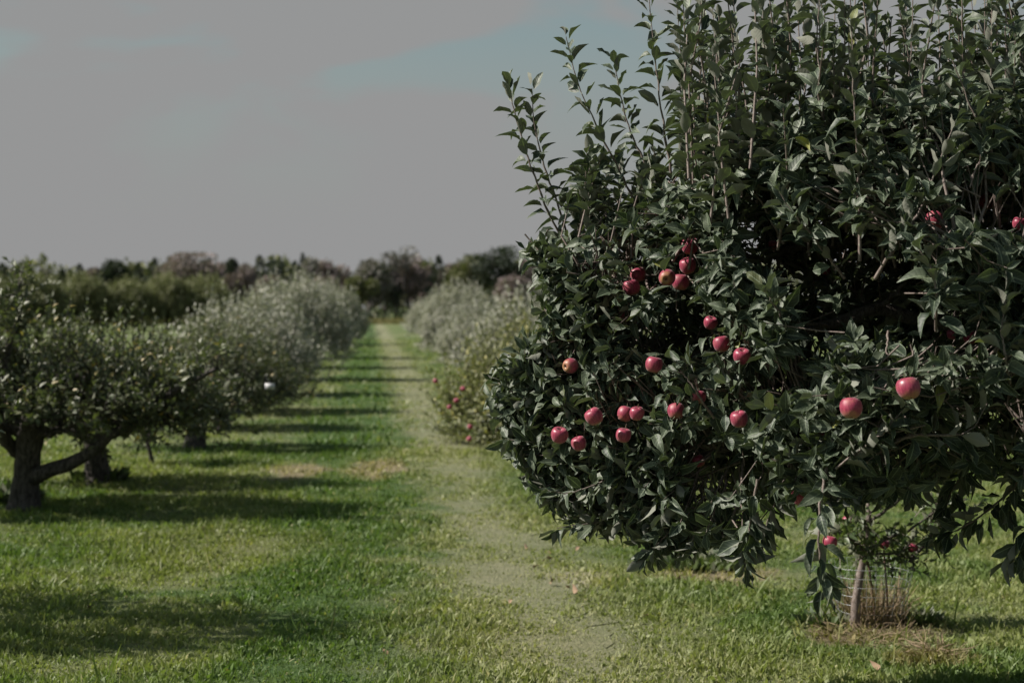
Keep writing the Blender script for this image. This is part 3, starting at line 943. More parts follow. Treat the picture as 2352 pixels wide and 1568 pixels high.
g = np.random.default_rng(42)
for q, (c, nl) in enumerate(SHOOTS):
    w = np.array([P(*a) for a in c])
    m_, pp = tube_mesh('branch', local(w), 0.0065 if len(c) > 4 else 0.005, 0.0015, M_SHOOT, 22, 6, 0.002, 0.9, 300 + q)
    obj('branch', m_, tree)
    pw = pp + ROOT
    # leaves follow the curve piece by piece
    hang = w[-1, 2] < w[0, 2]
    m = int(nl * 2.5)
    u = np.clip((np.arange(m) + g.random(m) * .6) / m * 0.93 + 0.08, 0, 1)
    ii = np.minimum((u * 21).astype(int), 20)
    fr = (u * 21 - ii)[:, None]
    p = pw[ii] * (1 - fr) + pw[ii + 1] * fr
    ax = unit(pw[ii + 1] - pw[ii])
    ref = np.where(np.abs(ax[:, 2:3]) > .9, np.array([[1., 0, 0]]), np.array([[0, 0, 1.]]))
    X = unit(np.cross(ax, ref))
    Y = np.cross(ax, X)
    ph = np.arange(m) * 2.4 + g.normal(0, .3, m) + q
    rad = np.cos(ph)[:, None] * X + np.sin(ph)[:, None] * Y
    el = (0.95 - 0.55 * u ** 4 + g.normal(0, .18, m))[:, None]
    d = rad * np.sin(el) + ax * np.cos(el) + g.normal(0, .32 if hang else .18, (m, 3))
    if hang:
        d[:, 2] -= 0.25
    nn = (ax if not hang else -ax * .2 + np.array([-.3, -.4, .8])) * np.sin(el) - rad * np.cos(el) * (0.4 if hang else 1) + g.normal(0, .45 if hang else .3, (m, 3))
    add(p + d * 0.015, d, nn, 0.089 * (1.08 - .45 * np.maximum(0, u - .5)) * g.uniform(.7, 1.15, m))

# free upright shoots filling the top and the inside of the crown
n = 230
px = np.r_[g.uniform(1580, 2620, 190), g.uniform(1310, 1640, 40)]
dep = np.r_[g.uniform(4.9, 6.4, 190), g.uniform(5.5, 6.1, 40)]
y0 = np.r_[g.uniform(330, 620, 190), g.uniform(540, 640, 40)]
ln = np.r_[g.uniform(260, 520, 190), g.uniform(110, 230, 40)]
base = np.array([P(a, b, c) for a, b, c in zip(px, y0, dep)])
tip = np.array([P(a + e, b - l, c + e2) for a, b, c, l, e, e2 in zip(px, y0, dep, ln, g.normal(0, 25, n), g.normal(0, .12, n))])
tip[:, 2] = np.minimum(tip[:, 2], 3.35)
bend = g.normal(0, .03, (n, 3))
add(*shoot_leaves(base, tip, 21, 0.084, g, 0.95, bend=bend))
tw_free = np.stack((base, (base + tip) / 2 + bend, tip), 1)

APPLES = [  # px, py, r px, depth, calyx towards camera, label
    (1585, 566, 20, 5.45, 0, 'topmost red apple of the cluster beside the arched twig'),
    (1580, 611, 20, 5.40, 0, 'second apple down in the cluster beside the arched twig'),
    (1532, 638, 19.5, 5.35, 1, 'pink apple showing its calyx at the end of the arched twig'),
    (1563, 649, 20, 5.42, 0, 'lowest apple of the cluster, tucked right of the calyx one'),
    (1451, 661, 20, 5.50, 0, 'apple with a small leaf across its face below the arched twig'),
    (1466, 632, 18, 5.66, 0, 'apple half behind the arched twig, above the leaf crossed one'),
    (1435, 728, 15, 5.75, 0, 'dim red apple deep in leaves under the arched twig'),
    (1309, 840, 18, 5.45, 2, 'crimson apple near the left side with a dark open calyx'),
    (1502, 838, 20, 5.20, 0, 'bright round apple alone in the middle left of the crown'),
    (1658, 791, 20, 5.15, 0, 'red apple just below the greenish blushed one'),
    (1704, 819, 20, 5.05, 0, 'apple right of the one below the greenish blushed apple'),
    (1632, 742, 16, 5.30, 0, 'greenish orange blushed apple partly under a leaf'),
    (1455, 884, 14, 5.70, 0, 'dark apple almost lost below the lone bright round apple'),
    (1365, 957, 21, 5.20, 0, 'bright smooth apple highest of the lower left bunch'),
    (1285, 1000, 20, 5.30, 0, 'leftmost apple of the lower left bunch'),
    (1330, 1019, 18, 5.35, 0, 'darker apple lowest in the lower left bunch'),
    (1361, 1003, 15, 5.50, 0, 'shaded apple behind the lower left bunch'),
    (1436, 951, 19, 5.30, 0, 'apple with a leaf over its top right of the lower left bunch'),
    (1463, 950, 17, 5.22, 0, 'pale pink apple touching the leaf topped one'),
    (1432, 1000, 18, 5.25, 0, 'apple crossed by dry leaf tips under the touching pair'),
    (1553, 945, 20, 5.25, 0, 'apple behind pale leaf stalks in the lower middle'),
    (1606, 912, 16, 5.20, 0, 'narrow looking apple squeezed between leaves in the lower middle'),
    (1698, 963, 21, 5.00, 0, 'dark red dappled apple hanging on a thin twig'),
    (1605, 1059, 15, 5.35, 0, 'shadowed apple low in the dark lower crown'),
    (1955, 938, 25.5, 4.55, 0, 'large crimson apple with a leaf tip over its base'),
    (2087, 893, 27, 4.45, 0, 'largest bright pink apple hanging under three upright leaves'),
    (2148, 507, 23, 4.85, 0, 'big dappled apple high up on the dark right side'),
    (2341, 514, 16, 4.80, 0, 'apple at the right edge peeping above a yellow green leaf'),
    (2268, 463, 20, 5.2, 0, 'nearly black apple in deep shade high on the right'),
    (1745, 1003, 14, 5.15, 0, 'small orange lit apple in the dark below the dappled one'),
    (1892, 985, 17, 5.0, 0, 'dark apple behind leaves left of the large crimson one'),
    (2188, 768, 13, 5.1, 0, 'small dim apple, left of a pair in the dark right side'),
    (2229, 775, 17, 5.1, 0, 'dim apple, right of a pair in the dark right side'),
    (1906, 1246, 17, 5.0, 0, 'apple hidden half behind the lowest hanging shoot'),
    (1838, 1142, 20, 5.0, 0, 'almost black apple at the bottom fringe of the crown'),
    (1775, 563, 11, 5.9, 0, 'tiny glint of an apple deep in the upper middle hollow'),
    (1897, 622, 10, 5.9, 0, 'little orange glint of an apple in the central hollow'),
    (1583, 1228, 13, 5.5, 0, 'dull apple in the low fringe above the grass'),
]


def clear_of_apples(Pt):
    """twigs whose outer half neither crosses an apple's face nor its sunlight"""
    m = Pt[:, 1:].mean(1)
    X, Y, Z = project(m)
    k = np.ones(len(m), bool)
    for q, (px, py, r, d, face, lab) in enumerate(APPLES):
        if r < 16:
            continue
        k &= ~((np.hypot(X - px, Y - py) < r + 22) & (Z < d + .05))
        rel = m - P(px, py, d)
        al = rel @ np.array(sv)
        k &= ~((al > 0) & (al < .9) & (np.linalg.norm(rel - al[:, None] * np.array(sv), axis=1) < .045))
    for px, py in ((1885, 748), (1925, 732), (1962, 722), (2000, 712), (2035, 690), (2060, 665), (2100, 740), (2170, 760), (1990, 790), (2040, 800), (2090, 800), (2140, 790), (2330, 890), (2300, 960)):
        k &= ~((np.hypot(X - px, Y - py) < 48) & (Z < 5.7))
    return Pt[k]


# short spurs with rosettes of leaves through the body of the crown
poly = np.array([(1205, 590), (1260, 575), (1340, 560), (1420, 530), (1480, 470), (1580, 430), (1700, 360), (1900, 270), (2100, 230), (2352, 210), (2620, 200), (2640, 1190),
                 (2352, 1105), (2230, 1085), (2160, 1090), (2090, 1120), (2000, 1130), (1930, 1150), (1860, 1140), (1800, 1120), (1760, 1160), (1730, 1250), (1660, 1260), (1560, 1250),
                 (1450, 1215), (1330, 1190), (1265, 1140), (1225, 1075), (1165, 1025), (1155, 960), (1140, 890), (1190, 815), (1260, 760), (1262, 700), (1245, 630)], float)


def inside(x, y, pl):
    c = np.zeros(len(x), bool)
    j = len(pl) - 1
    for i in range(len(pl)):
        xi, yi = pl[i]
        xj, yj = pl[j]
        k = ((yi > y) != (yj > y)) & (x < (xj - xi) * (y - yi) / (yj - yi + 1e-9) + xi)
        c ^= k
        j = i
    return c


def near_depth(x, y):
    a = np.interp(x, [1140, 1300, 1500, 1700, 1950, 2200, 2600], [5.68, 5.45, 5.15, 4.9, 4.62, 4.5, 4.6])
    return a + 0.25 * np.clip((620 - y) / 400, 0, 1) + 0.15 * np.clip((y - 950) / 300, 0, 1)


HOLES = [(1900, 640, 200, 120), (2120, 1020, 110, 80), (1560, 760, 90, 70), (1800, 880, 90, 60), (1640, 1030, 90, 60), (2100, 760, 150, 70), (1880, 560, 190, 110), (2060, 640, 110, 90), (2260, 1000, 130, 110), (1690, 1110, 130, 90), (2290, 480, 130, 80), (1480, 790, 70, 60), (2200, 780, 110, 60), (1880, 800, 60, 50), (1760, 500, 90, 60)]
cx_ = g.uniform(1140, 2640, 11000)
cy_ = g.uniform(200, 1270, 11000)
ok = inside(cx_, cy_, poly)
cx_, cy_ = cx_[ok], cy_[ok]
dn = near_depth(cx_, cy_)
df = np.interp(cx_, [1140, 1350, 1700, 2600], [6.1, 6.3, 6.45, 6.45])
u = np.where(g.random(len(cx_)) < 0.42, g.random(len(cx_)) * 0.22, g.random(len(cx_)))
dep = dn + (df - dn) * u
keep = np.ones(len(cx_), bool)
for hx, hy, rx, ry in HOLES:
    q = ((cx_ - hx) / rx) ** 2 + ((cy_ - hy) / ry) ** 2
    keep &= ~((q < 1 + g.normal(0, .15, len(q))) & (u < 0.62) & (g.random(len(q)) < 0.93))
cx_, cy_, dep = cx_[keep], cy_[keep], dep[keep]
sel = g.permutation(len(cx_))[:3900]
cx_, cy_, dep = cx_[sel], cy_[sel], dep[sel]
bx_, by_ = g.uniform(1400, 2640, 2600), g.uniform(260, 1120, 2600)
ok = inside(bx_, by_, poly) & (bx_ > 1400 + .5 * np.abs(by_ - 760))
bx_, by_ = bx_[ok][:1150], by_[ok][:1150]
cx_, cy_ = np.r_[cx_, bx_], np.r_[cy_, by_]
dep = np.r_[dep, g.uniform(6.0, 6.45, len(bx_))]
spur = np.array([P(a, b, c) for a, b, c in zip(cx_, cy_, dep)])
n = len(spur)
cen = P(2050, 780, 5.8)
outw = unit(spur - cen)
axis = unit(outw * 0.7 + np.array([-0.15, -0.25, 0.55]) + g.normal(0, .45, (n, 3)))
axis[:, 2] = np.where((cy_ > 1080), axis[:, 2] - .6, axis[:, 2])
axis = unit(axis)
nl = 6
add(*shoot_leaves(spur - axis * 0.035, spur + axis * 0.055, nl, 0.076, g, 1.15, start=0.0))
# tie each spur to the nearest limb with a twig
nodes = np.vstack(limb_nodes) + ROOT
D2 = ((spur[:, None] - nodes[None]) ** 2).sum(-1)
near = nodes[D2.argmin(1)]
dist = np.sqrt(D2.min(1))
# link towards the wood, but only the last stretch of it, then to a neighbouring spur
step = np.minimum(dist, 0.22)[:, None]
inn = spur + unit(near - spur + g.normal(0, .08, spur.shape)) * step
Pt = clear_of_apples(np.stack((inn, (inn + spur) / 2 + g.normal(0, .012, spur.shape), spur + axis * .05), 1))
v1, f1 = tubes(Pt, np.tile([.0032, .0026, .0015], (len(Pt), 1)), 4)
v2, f2 = tubes(tw_free, np.tile([.0055, .004, .0018], (len(tw_free), 1)), 5)
k = g.permutation(n)[:420]
Pt = np.stack((near[k], (near[k] * .6 + spur[k] * .4) + g.normal(0, .03, (len(k), 3)) - np.array([0, 0, .02]), (near[k] * .25 + spur[k] * .75) + g.normal(0, .02, (len(k), 3)), spur[k]), 1)
Pt = clear_of_apples(Pt)
v3, f3 = tubes(Pt, np.tile([.006, .005, .004, .002], (len(Pt), 1)), 5)
v, f = join([(v1, f1), (v2, f2), (v3, f3)])
o = obj('twigs', mesh('twigs', v - ROOT, f, M_SHOOT), tree)
o['kind'] = 'stuff'

# ------------------------------------------------------------------ apples
a_prof = np.array([(0.0, 0.60), (0.10, 0.66), (0.22, 0.80), (0.38, 0.93), (0.58, 0.97), (0.78, 0.86), (0.93, 0.62), (1.0, 0.28), (0.985, -0.05), (0.90, -0.38), (0.74, -0.67), (0.55, -0.86),
                   (0.38, -0.92), (0.24, -0.86), (0.12, -0.74), (0.0, -0.70)])
ns = 28
ang = np.arange(ns) * 2 * math.pi / ns


def apple_mesh(seed):
    g = np.random.default_rng(seed)
    Vv = []
    for r, z in a_prof:
        lob = 1 + 0.035 * np.cos(ang * 5 + seed) * np.clip(-z, 0, 1) * (r < .95) + 0.02 * np.cos(ang * 2 + seed)
        Vv.append(np.c_[np.cos(ang) * r * lob, np.sin(ang) * r * lob, np.full(ns, z * 0.92) + 0.03 * np.cos(ang + seed) * r])
    Vv = np.vstack(Vv) * 0.0375
    k = len(a_prof)
    idx = np.arange(k * ns).reshape(k, ns)
    A, B = idx[:-1], idx[1:]
    F = np.stack((A, B, np.roll(B, -1, 1), np.roll(A, -1, 1)), -1).reshape(-1, 4)
    return mesh('apple', Vv, F, M_APPLE)


AM = [apple_mesh(s) for s in range(3)]
stem_p = resample([(0, 0, 0.022), (0.002, 0, 0.036), (0.006, 0.001, 0.052)], 6)
v, f = tubes(stem_p[None], np.linspace(0.0017, 0.0013, 6)[None], 6)
STEM = mesh('stem', v, f, M_STEM)
cv, cf = [], []
for q in range(5):
    a = q * 1.2566
    c = np.array((math.cos(a), math.sin(a), 0))
    s = np.array((-math.sin(a), math.cos(a), 0))
    i0 = len(cv)
    cv += [c * .001 - s * .0022 + (0, 0, -.0255), c * .001 + s * .0022 + (0, 0, -.0255), c * .0062 + (0, 0, -.0345)]
    cf.append((i0, i0 + 1, i0 + 2))
CALYX = mesh('calyx', np.array(cv), np.array(cf), M_CALYX)


def put_apple(p, rad, label, group, face=0, seed=0, small=False):
    g = np.random.default_rng(seed + 900)
    o = obj('apple', AM[seed % 3])
    tag(o, label, 'apple', group)
    o.location = [float(c) for c in p]
    s = rad / 0.0375
    o.scale = (s, s, s)
    if face == 1:
        e = Vector((0.25, 1, 0.25)).to_track_quat('Z', 'Y').to_euler()
    elif face == 2:
        e = Vector((0.85, 0.75, 0.1)).to_track_quat('Z', 'Y').to_euler()
    else:
        e = Vector((g.normal(0, .28), g.normal(-.05, .28), 1)).to_track_quat('Z', 'Y').to_euler()
    o.rotation_euler = e
    if not small:
        for nm, m_ in (('stem', STEM), ('calyx', CALYX)):
            c = obj(nm, m_, o)
    return o


aw = []
for q, (px, py, r, d, face, lab) in enumerate(APPLES):
    p = P(px, py, d)
    put_apple(p, r / FPX * d, lab, 'apples hanging on the big tree', face, q)
    aw.append((px, py, r, d, p))

# ------------------------------------------------------------------ leaves of the big tree: thin out those that would bury the apples
pos, dr, nr, ln = np.vstack(POS), np.vstack(DIR), np.vstack(NRM), np.concatenate(LEN)
mid_ = pos + unit(dr) * ln[:, None] * .5
X, Y, Z = project(mid_)
keep = np.ones(len(pos), bool)
SV = np.array(sv)
hidden = {33, 6, 12, 16, 23, 28, 30, 31, 32, 34, 35, 36, 37, 29}
for q, (px, py, r, d, p) in enumerate(aw):
    lpx = ln * FPX / Z * .38
    near2 = np.hypot(X - px, Y - py)
    lim_ = r * (0.15 if q in hidden else (0.6 if q in (5, 11, 20, 21, 22) else 0.85)) + lpx * (0.5 if q in hidden else 1)
    keep &= ~((near2 < lim_) & (Z < d + .05))
    rel = mid_ - p
    s = rel @ SV
    perp = np.linalg.norm(rel - s[:, None] * SV, axis=1)
    rr = r / FPX * d
    if q not in hidden:
        keep &= ~((s > 0) & (s < 2.6) & (perp < rr * 1.0 + ln * .52))
    keep &= ~(np.linalg.norm(rel, axis=1) < rr + ln * .25)
for px, py, r, d in [(1885, 748, 24, 5.5), (1925, 732, 26, 5.45), (1962, 722, 26, 5.4), (2000, 712, 22, 5.38), (2035, 690, 20, 5.34), (2060, 665, 18, 5.3),
                     (1335, 610, 9, 5.7), (1370, 628, 9, 5.7), (1420, 638, 9, 5.7), (1475, 637, 9, 5.7), (1550, 595, 9, 5.66), (1575, 570, 9, 5.64), (1640, 800, 12, 5.78)]:
    # openings through which the bare limb shows
    keep &= ~((np.hypot(X - px, Y - py) < r + ln * FPX / Z * .28) & (Z < d) & (g.random(len(X)) < .85))
pos, dr, nr, ln, X, Y, Z = [a[keep] for a in (pos, dr, nr, ln, X, Y, Z)]
tid = g.integers(0, len(TEMPL), len(pos))
# the leaves that show largest are objects of their own
B = basis(dr, nr)
facing = np.abs(B[:, 1, 2])                      # normal against the view
size = ln / Z * (0.45 + facing)
infr = (X > 20) & (X < 2340) & (Y > 15) & (Y < 1555)
score = np.where(infr, size - 0.012 * np.clip(Z - near_depth(X, Y), 0, 3), -1)
order = np.argsort(-score)
own = np.zeros(len(pos), bool)
own[order[:300]] = True
LM = [mesh('leaf', t[0], t[1], M_LEAF, {'leafuv': t[2], 'rnd': np.zeros(len(t[0]))}) for t in TEMPL]
for i in np.nonzero(own)[0]:
    o = bpy.data.objects.new('leaf', LM[tid[i]])
    COL.objects.link(o)
    o.parent = tree
    M = Matrix([[float(B[i, a, b]) for b in range(3)] for a in range(3)]).to_4x4()
    M.translation = Vector([float(c) for c in pos[i] - ROOT])
    o.matrix_basis = M @ Matrix.Scale(float(ln[i]), 4)
vs, fs, us, rs, off = [], [], [], [], 0
for k, t in enumerate(TEMPL):
    s = (~own) & (tid == k)
    V, F, rnd = leaf_batch(pos[s] - ROOT, dr[s], nr[s], ln[s], t, 40 + k)
    vs.append(V)
    fs.append(F + off)
    us.append(np.tile(t[2], (s.sum(), 1)))
    rs.append(rnd)
    off += len(V)
o = obj('foliage', mesh('foliage', np.vstack(vs), np.vstack(fs), M_LEAF, {'leafuv': np.vstack(us), 'rnd': np.concatenate(rs)}), tree)
o['kind'] = 'stuff'
print('big tree leaves', len(pos))

# apples of the tree behind
for q, (px, py, d, lab) in enumerate([
    (1063, 893, 16.6, 'dark apple highest on the blurred tree behind'), (1048, 920, 16.5, 'apple second from the top on the blurred tree behind'),
    (1033, 935, 16.5, 'bright apple furthest left on the blurred tree behind'), (1080, 980, 16.3, 'apple above the lowest one on the blurred tree behind'),
    (1078, 1008, 16.2, 'lowest apple on the blurred tree behind, near the grass'), (1138, 955, 16.2, 'apple beside yellow leaves on the blurred tree behind'),
    (1113, 890, 16.4, 'small pale apple near the big tree leaves on the blurred tree'), (1168, 943, 16.2, 'apple peeping past the big tree on the blurred tree'),
    (1000, 875, 16.8, 'dull apple on the lane side of the blurred tree')]):
    put_apple(P(px, py, d + .25), 0.031, lab, 'apples on the blurred tree behind', 0, 50 + q, True)

# ------------------------------------------------------------------ the caged young tree
sb = G(1960, 1440)
D0 = sb[1]
sap = thing('young_apple_tree', 'young crooked apple tree in a wire cage under the big tree', 'tree', sb)


def sl(c):
    return [P(a, b, D0 + e) - sb for a, b, e in c]


m_, tp = tube_mesh('trunk', sl([(1960, 1442, 0), (1968, 1380, 0), (1978, 1300, .02), (1988, 1260, .02), (1992, 1190, .03), (2000, 1110, .05)]), 0.028, 0.012, M_SHOOT, 18, 9, 0.003)
obj('trunk', m_, sap)
sbr = [[(1988, 1265, .02), (2030, 1240, .05), (2090, 1215, .1), (2150, 1170, .15), (2200, 1110, .2)], [(1985, 1272, .02), (2050, 1272, .1), (2100, 1285, .15)], [(2090, 1290, .1), (2130, 1240, .12), (2180, 1180, .15), (2215, 1120, .2)],
       [(1992, 1200, .03), (2050, 1160, .0), (2110, 1110, .05), (2140, 1050, .1)], [(1995, 1180, .03), (1960, 1140, .1), (1930, 1090, .1)], [(1985, 1262, 0), (1950, 1235, -.05), (1905, 1215, -.1)]]
bp, tpn = [], []
for q, c in enumerate(sbr):
    m_, pp = tube_mesh('branch', sl(c), 0.011, 0.003, M_BARK, 12, 6, 0.003, 1, 700 + q)
    obj('branch', m_, sap)
    bp.append(pp)
bp = np.vstack(bp)
g = np.random.default_rng(8)
bs = bp[g.integers(0, len(bp), 110)] + g.normal(0, .03, (110, 3))
tt = bs + unit(g.normal(0, 1, (110, 3)) + (0, 0, .4)) * g.uniform(.08, .2, (110, 1))
p_, d_, n_, l_ = shoot_leaves(bs, tt, 8, 0.055, g, 1.0)
V, F, rnd = leaf_batch(p_, d_, n_, l_, MID, 9)
o = obj('crown', mesh('crown', V, F, M_LEAF_Y, {'rnd': rnd}), sap)
o['kind'] = 'stuff'
v, f = tubes(np.stack((bs, (bs + tt) / 2, tt), 1), np.tile([.003, .002, .001], (110, 1)), 3)
o = obj('twigs', mesh('twigs', v, f, M_SHOOT), sap)
o['kind'] = 'stuff'
for q, (px, py, lab) in enumerate([(2031, 1250, 'dark apple in the middle of the caged young tree'), (2096, 1258, 'dim apple on the right of the caged young tree'), (1946, 1196, 'shaded apple left of the young tree trunk')]):
    put_apple(P(px, py, D0 + .14), 0.027, lab, 'apples on the caged young tree', 0, 70 + q)

cc = G(2000, 1425)
cage = thing('wire_cage', 'wire mesh cage flaring upward round the young tree trunk', 'cage', cc)
nw = 26
aa = np.arange(nw) * 2 * math.pi / nw
r_b, r_t, h_c = 0.165, 0.225, 0.31
for a in aa:
    wob = np.random.default_rng(int(a * 1000)).normal(0, .006, 4)
    pts = np.array([[(math.cos(a) * (r_b + (r_t - r_b) * s + w), math.sin(a) * (r_b + (r_t - r_b) * s + w), h_c * s) for s, w in zip((0, .33, .66, 1), wob)]])
    v, f = tubes(pts, np.full((1, 4), 0.0013), 4)
    obj('wire', mesh('wire', v, f, M_WIRE), cage)
for s in np.linspace(0.05, 1, 7):
    rr = r_b + (r_t - r_b) * s
    a = np.linspace(0, 2 * math.pi, 33)
    pts = np.c_[np.cos(a) * rr, np.sin(a) * rr, np.full(33, h_c * s) + .004 * np.sin(a * 3)][None]
    v, f = tubes(pts, np.full((1, 33), 0.0013), 4)
    obj('ring', mesh('ring', v, f, M_WIRE), cage)
for (p0, p1, lab) in [((2013, 1415, 0.05), (1990, 1262, 0.05), 'thin rusty stake leaning behind the young trunk'), ((2040, 1420, 0.08), (2030, 1262, 0.08), 'straight thin stake in the middle of the wire cage')]:
    v0, v1 = P(p0[0], p0[1], D0 + p0[2]), P(p1[0], p1[1], D0 + p1[2])
    v0[2] = -0.02
    v, f = tubes(np.array([[v0, (v0 + v1) / 2 + (.004, 0, 0), v1]]) - v0, np.array([[.006, .006, .005]]), 6)
    o = obj('stake', mesh('stake', v, f, M_STAKE), None, v0)
    tag(o, lab, 'stake', 'stakes in the wire cage')


def tuft(name, c, rad, n, hmin, hmax, lean, mat, wid, seed, label, cat, kind=None, flat=0.0, group=None):
    g = np.random.default_rng(seed)
    th = g.random(n) * 6.283
    rr = np.sqrt(g.random(n)) * rad
    pos = np.c_[np.cos(th) * rr, np.sin(th) * rr, g.random(n) * flat]
    d = np.c_[np.cos(th) * lean, np.sin(th) * lean, np.ones(n) * (1 - .8 * (flat > 0))] + g.normal(0, .35, (n, 3))
    d[:, 2] = np.abs(d[:, 2])
    V, F, rnd = leaf_batch(pos, d, g.normal(0, 1, (n, 3)), g.uniform(hmin, hmax, n), (np.array([(-wid, 0, 0), (wid, 0, 0), (-wid * .8, .5, -.04), (wid * .8, .5, -.04), (0, 1, -.22)]), np.array([(0, 1, 3), (0, 3, 2), (2, 3, 4)])), seed)
    o = obj(name, mesh(name, V, F, mat, {'rnd': rnd}), None, c)
    return tag(o, label, cat, group, kind)


tuft('dead_weeds', cc + (0.01, 0, 0), 0.16, 520, .10, .30, .25, M_STRAW, .012, 1, 'brown dead weeds standing inside the wire cage', 'weeds')
tuft('dry_grass_clump', G(2000, 1462), 0.30, 420, .03, .09, .9, M_STRAW, .03, 2, 'ring of tan dry grass around the foot of the wire cage', 'dry grass', None, .03)
tuft('dry_grass_clump', G(2150, 1508), 0.13, 260, .04, .10, .9, M_STRAW, .03, 3, 'loose tan heap of cut grass right of the caged tree', 'dry grass', None, .06)
for q, (px, py, n, r, lab) in enumerate([(1895, 1432, 170, .12, 'leafy green weed clump left of the wire cage'), (2110, 1425, 150, .12, 'dark weed clump right of the wire cage'),
                                        (20, 1150, 260, .22, 'weeds growing against the old trunk at the left edge'), (230, 1108, 260, .2, 'suckers crowding the second trunk of the left row'), (1600, 1296, 420, .3, 'dark green weed bed in the shade under the big tree')]):
    tuft('weed', G(px, py), r, n, .04, (.09, .09, .2, .2, .12)[q], .9, M_LEAF_Y, .22, 20 + q, lab, 'weed')

# white tag on the low twig at the lane side of the left row
tg = P(620, 887, 16.1)
tagr = thing('white_tag', 'small white card hanging from a twig tip beside the lane', 'tag', tg - np.array((0, 0, .045)))
w_, h_, t_ = .055, .034, .002
bx = np.array([(sx * w_, sy * t_, .045 + sz * h_) for sx in (-1, 1) for sy in (-1, 1) for sz in (-1, 1)])
bf = np.array([(0, 1, 3, 2), (4, 6, 7, 5), (0, 4, 5, 1), (2, 3, 7, 6), (0, 2, 6, 4), (1, 5, 7, 3)])
obj('card', mesh('card', bx, bf, M_WHITE, smooth=False), tagr)
v, f = tubes(np.array([[(0, 0, .085), (-.01, 0, .11), (-.05, .02, .14)]]), np.full((1, 3), .002), 4)
obj('tie', mesh('tie', v, f, M_WIRE), tagr)

# ------------------------------------------------------------------ fallen leaves on the track
g = np.random.default_rng(19)
spots = [(1213, 1265), (1258, 1272), (1330, 1262), (1262, 1345), (1300, 1352), (1175, 1386), (1320, 1370), (1490, 1420), (1420, 1335), (1560, 1340), (1600, 1345), (1660, 1335), (1690, 1350), (1740, 1355), (905, 1385), (205, 1400), (85, 1440), (150, 1250), (255, 1330), (880, 1500), (2120, 1530), (2020, 1545), (1270, 1290), (1240, 1305)]
FL = mesh('fallen_leaf', TEMPL[3][0], TEMPL[3][1], M_DEAD)
for q, (px, py) in enumerate(spots):
    o = obj('fallen_leaf', FL, None, G(px, py) + (0, 0, .022))
    s = g.uniform(.05, .075)
    o.scale = (s, s, s)
    o.rotation_euler = (g.normal(0, .3), g.normal(0, .3) + (3.1 if q % 3 == 0 else 0), g.random() * 6.28)
    p_ = o.location
    if abs(p_.x - (.9 - .1 * p_.y)) < .75:
        tag(o, 'withered tan leaf lying on the pale worn track', 'leaf', 'fallen leaves on the worn track')
    elif p_.x > 0:
        tag(o, 'withered tan leaf lying on the grass under the big apple tree', 'leaf', 'fallen leaves under the big apple tree')
    else:
        tag(o, 'withered tan leaf lying on the lawn left of the worn track', 'leaf', 'fallen leaves on the lawn left of the track')

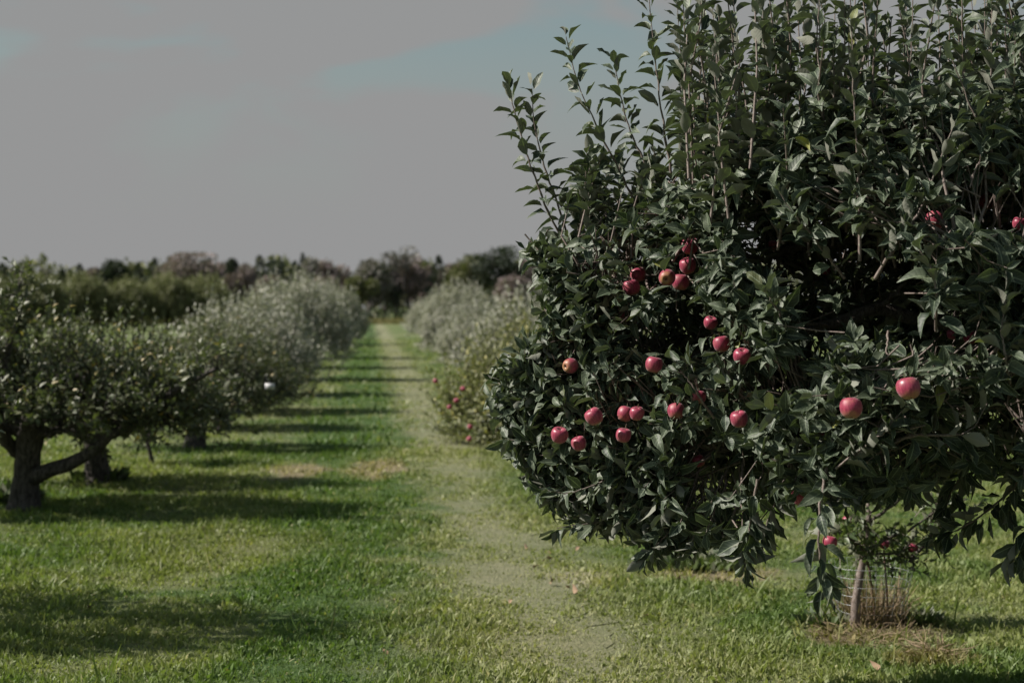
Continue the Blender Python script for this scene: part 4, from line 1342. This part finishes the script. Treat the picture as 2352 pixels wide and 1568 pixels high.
# ------------------------------------------------------------------ grass blades
def grass(n, y0, y1, power, hmin, hmax, wid, seed, two):
    g = np.random.default_rng(seed)
    # denser close by
    u = g.random(n)
    yy = (y0 ** power + (y1 ** power - y0 ** power) * u) ** (1 / power)
    xx = (g.random(n) * 2 - 1) * (0.385 * yy + 0.7)
    cl = np.sin(xx * 3.1 + 1.7 * np.sin(yy * 1.3)) * np.sin(yy * 2.3 + 1.1 * np.sin(xx * 2.1)) + 0.6 * np.sin(xx * 9 + yy * 5) * np.sin(yy * 8 - xx * 4)
    tr = np.abs(xx - (0.9 - 0.1 * yy))
    tr = tr + .16 * np.sin(yy * 2.1 + xx * 3) + .1 * np.sin(yy * 5.3 - xx * 7) + g.normal(0, .08, n)
    fa = np.clip((tr - .05) / .5, 0, 1)
    sc = np.clip(0.85 + 0.42 * cl + g.normal(0, .15, n), .3, 1.9) * (.66 + .34 * fa)
    keep = g.random(n) < .92 + .08 * fa
    for cx, cy, rx, ry, c, k in PATCHES[:4]:
        q = ((xx - cx) / rx) ** 2 + ((yy - cy) / ry) ** 2 + .6 * np.sin(xx * 9) * np.sin(yy * 5) + g.normal(0, .5, n)
        keep &= ~((q < 1) & (g.random(n) < .8))
    xx, yy, sc = xx[keep], yy[keep], sc[keep]
    n = len(xx)
    grow = np.maximum(1, yy / 9) ** .8
    d = np.c_[g.normal(0, .62, n), g.normal(0, .62, n), np.ones(n)]
    nn = np.c_[g.normal(0, 1, n), g.normal(0, 1, n), g.normal(0.3, .5, n)]
    L = g.uniform(hmin, hmax, n) * sc
    V = np.array([(-wid, 0, 0), (wid, 0, 0), (-wid * .85, .55, -.03), (wid * .85, .55, -.03), (0, 1, -.25)]) if two else np.array([(-wid, 0, 0), (wid, 0, 0), (0, 1, -.12)])
    F = np.array([(0, 1, 3), (0, 3, 2), (2, 3, 4)]) if two else np.array([(0, 1, 2)])
    return leaf_batch(np.c_[xx, yy, np.zeros(n)], d, nn, L * grow ** .35, (V, F), seed)


v, f, r = grass(250000, 5.6, 17, 0.5, .022, .066, .055, 1, True)
tag(obj('grass', mesh('grass', v, f, M_BLADE, {'rnd': r})), 'short mown grass blades of the near lawn', 'grass', None, 'stuff')
v, f, r = grass(110000, 5.6, 17, 0.5, .016, .042, .34, 2, True)
tag(obj('clover', mesh('clover', v, f, M_BLADE, {'rnd': r})), 'broad leaved clover and weeds mixed through the near lawn', 'ground cover', None, 'stuff')
v, f, r = grass(130000, 15, 75, 0.7, .03, .075, .2, 3, False)
tag(obj('grass', mesh('grass', v, f, M_BLADE, {'rnd': r})), 'coarser grass of the lane and rows farther off', 'grass', None, 'stuff')
g = np.random.default_rng(4)
n = 700
yy = 6 + 16 * g.random(n) ** 1.5
xx = (g.random(n) * 2 - 1) * (.385 * yy + .5)
ok = np.abs(xx - (.9 - .1 * yy)) > .7
xx, yy = xx[ok], yy[ok]
n = len(xx)
v, f, r = leaf_batch(np.c_[xx, yy, np.zeros(n)], np.c_[g.normal(0, .35, n), g.normal(0, .35, n), np.ones(n)], g.normal(0, 1, (n, 3)), g.uniform(.09, .19, n), (np.array([(-.03, 0, 0), (.03, 0, 0), (-.022, .55, -.04), (.022, .55, -.04), (0, 1, -.22)]), np.array([(0, 1, 3), (0, 3, 2), (2, 3, 4)])), 4)
tag(obj('tall_grass', mesh('tall_grass', v, f, M_BLADE, {'rnd': r})), 'scattered taller grass blades standing above the mown lawn', 'grass', None, 'stuff')
print('triangles', sum(len(o.data.loops) - 2 * len(o.data.polygons) for o in SC.objects if o.type == 'MESH'))
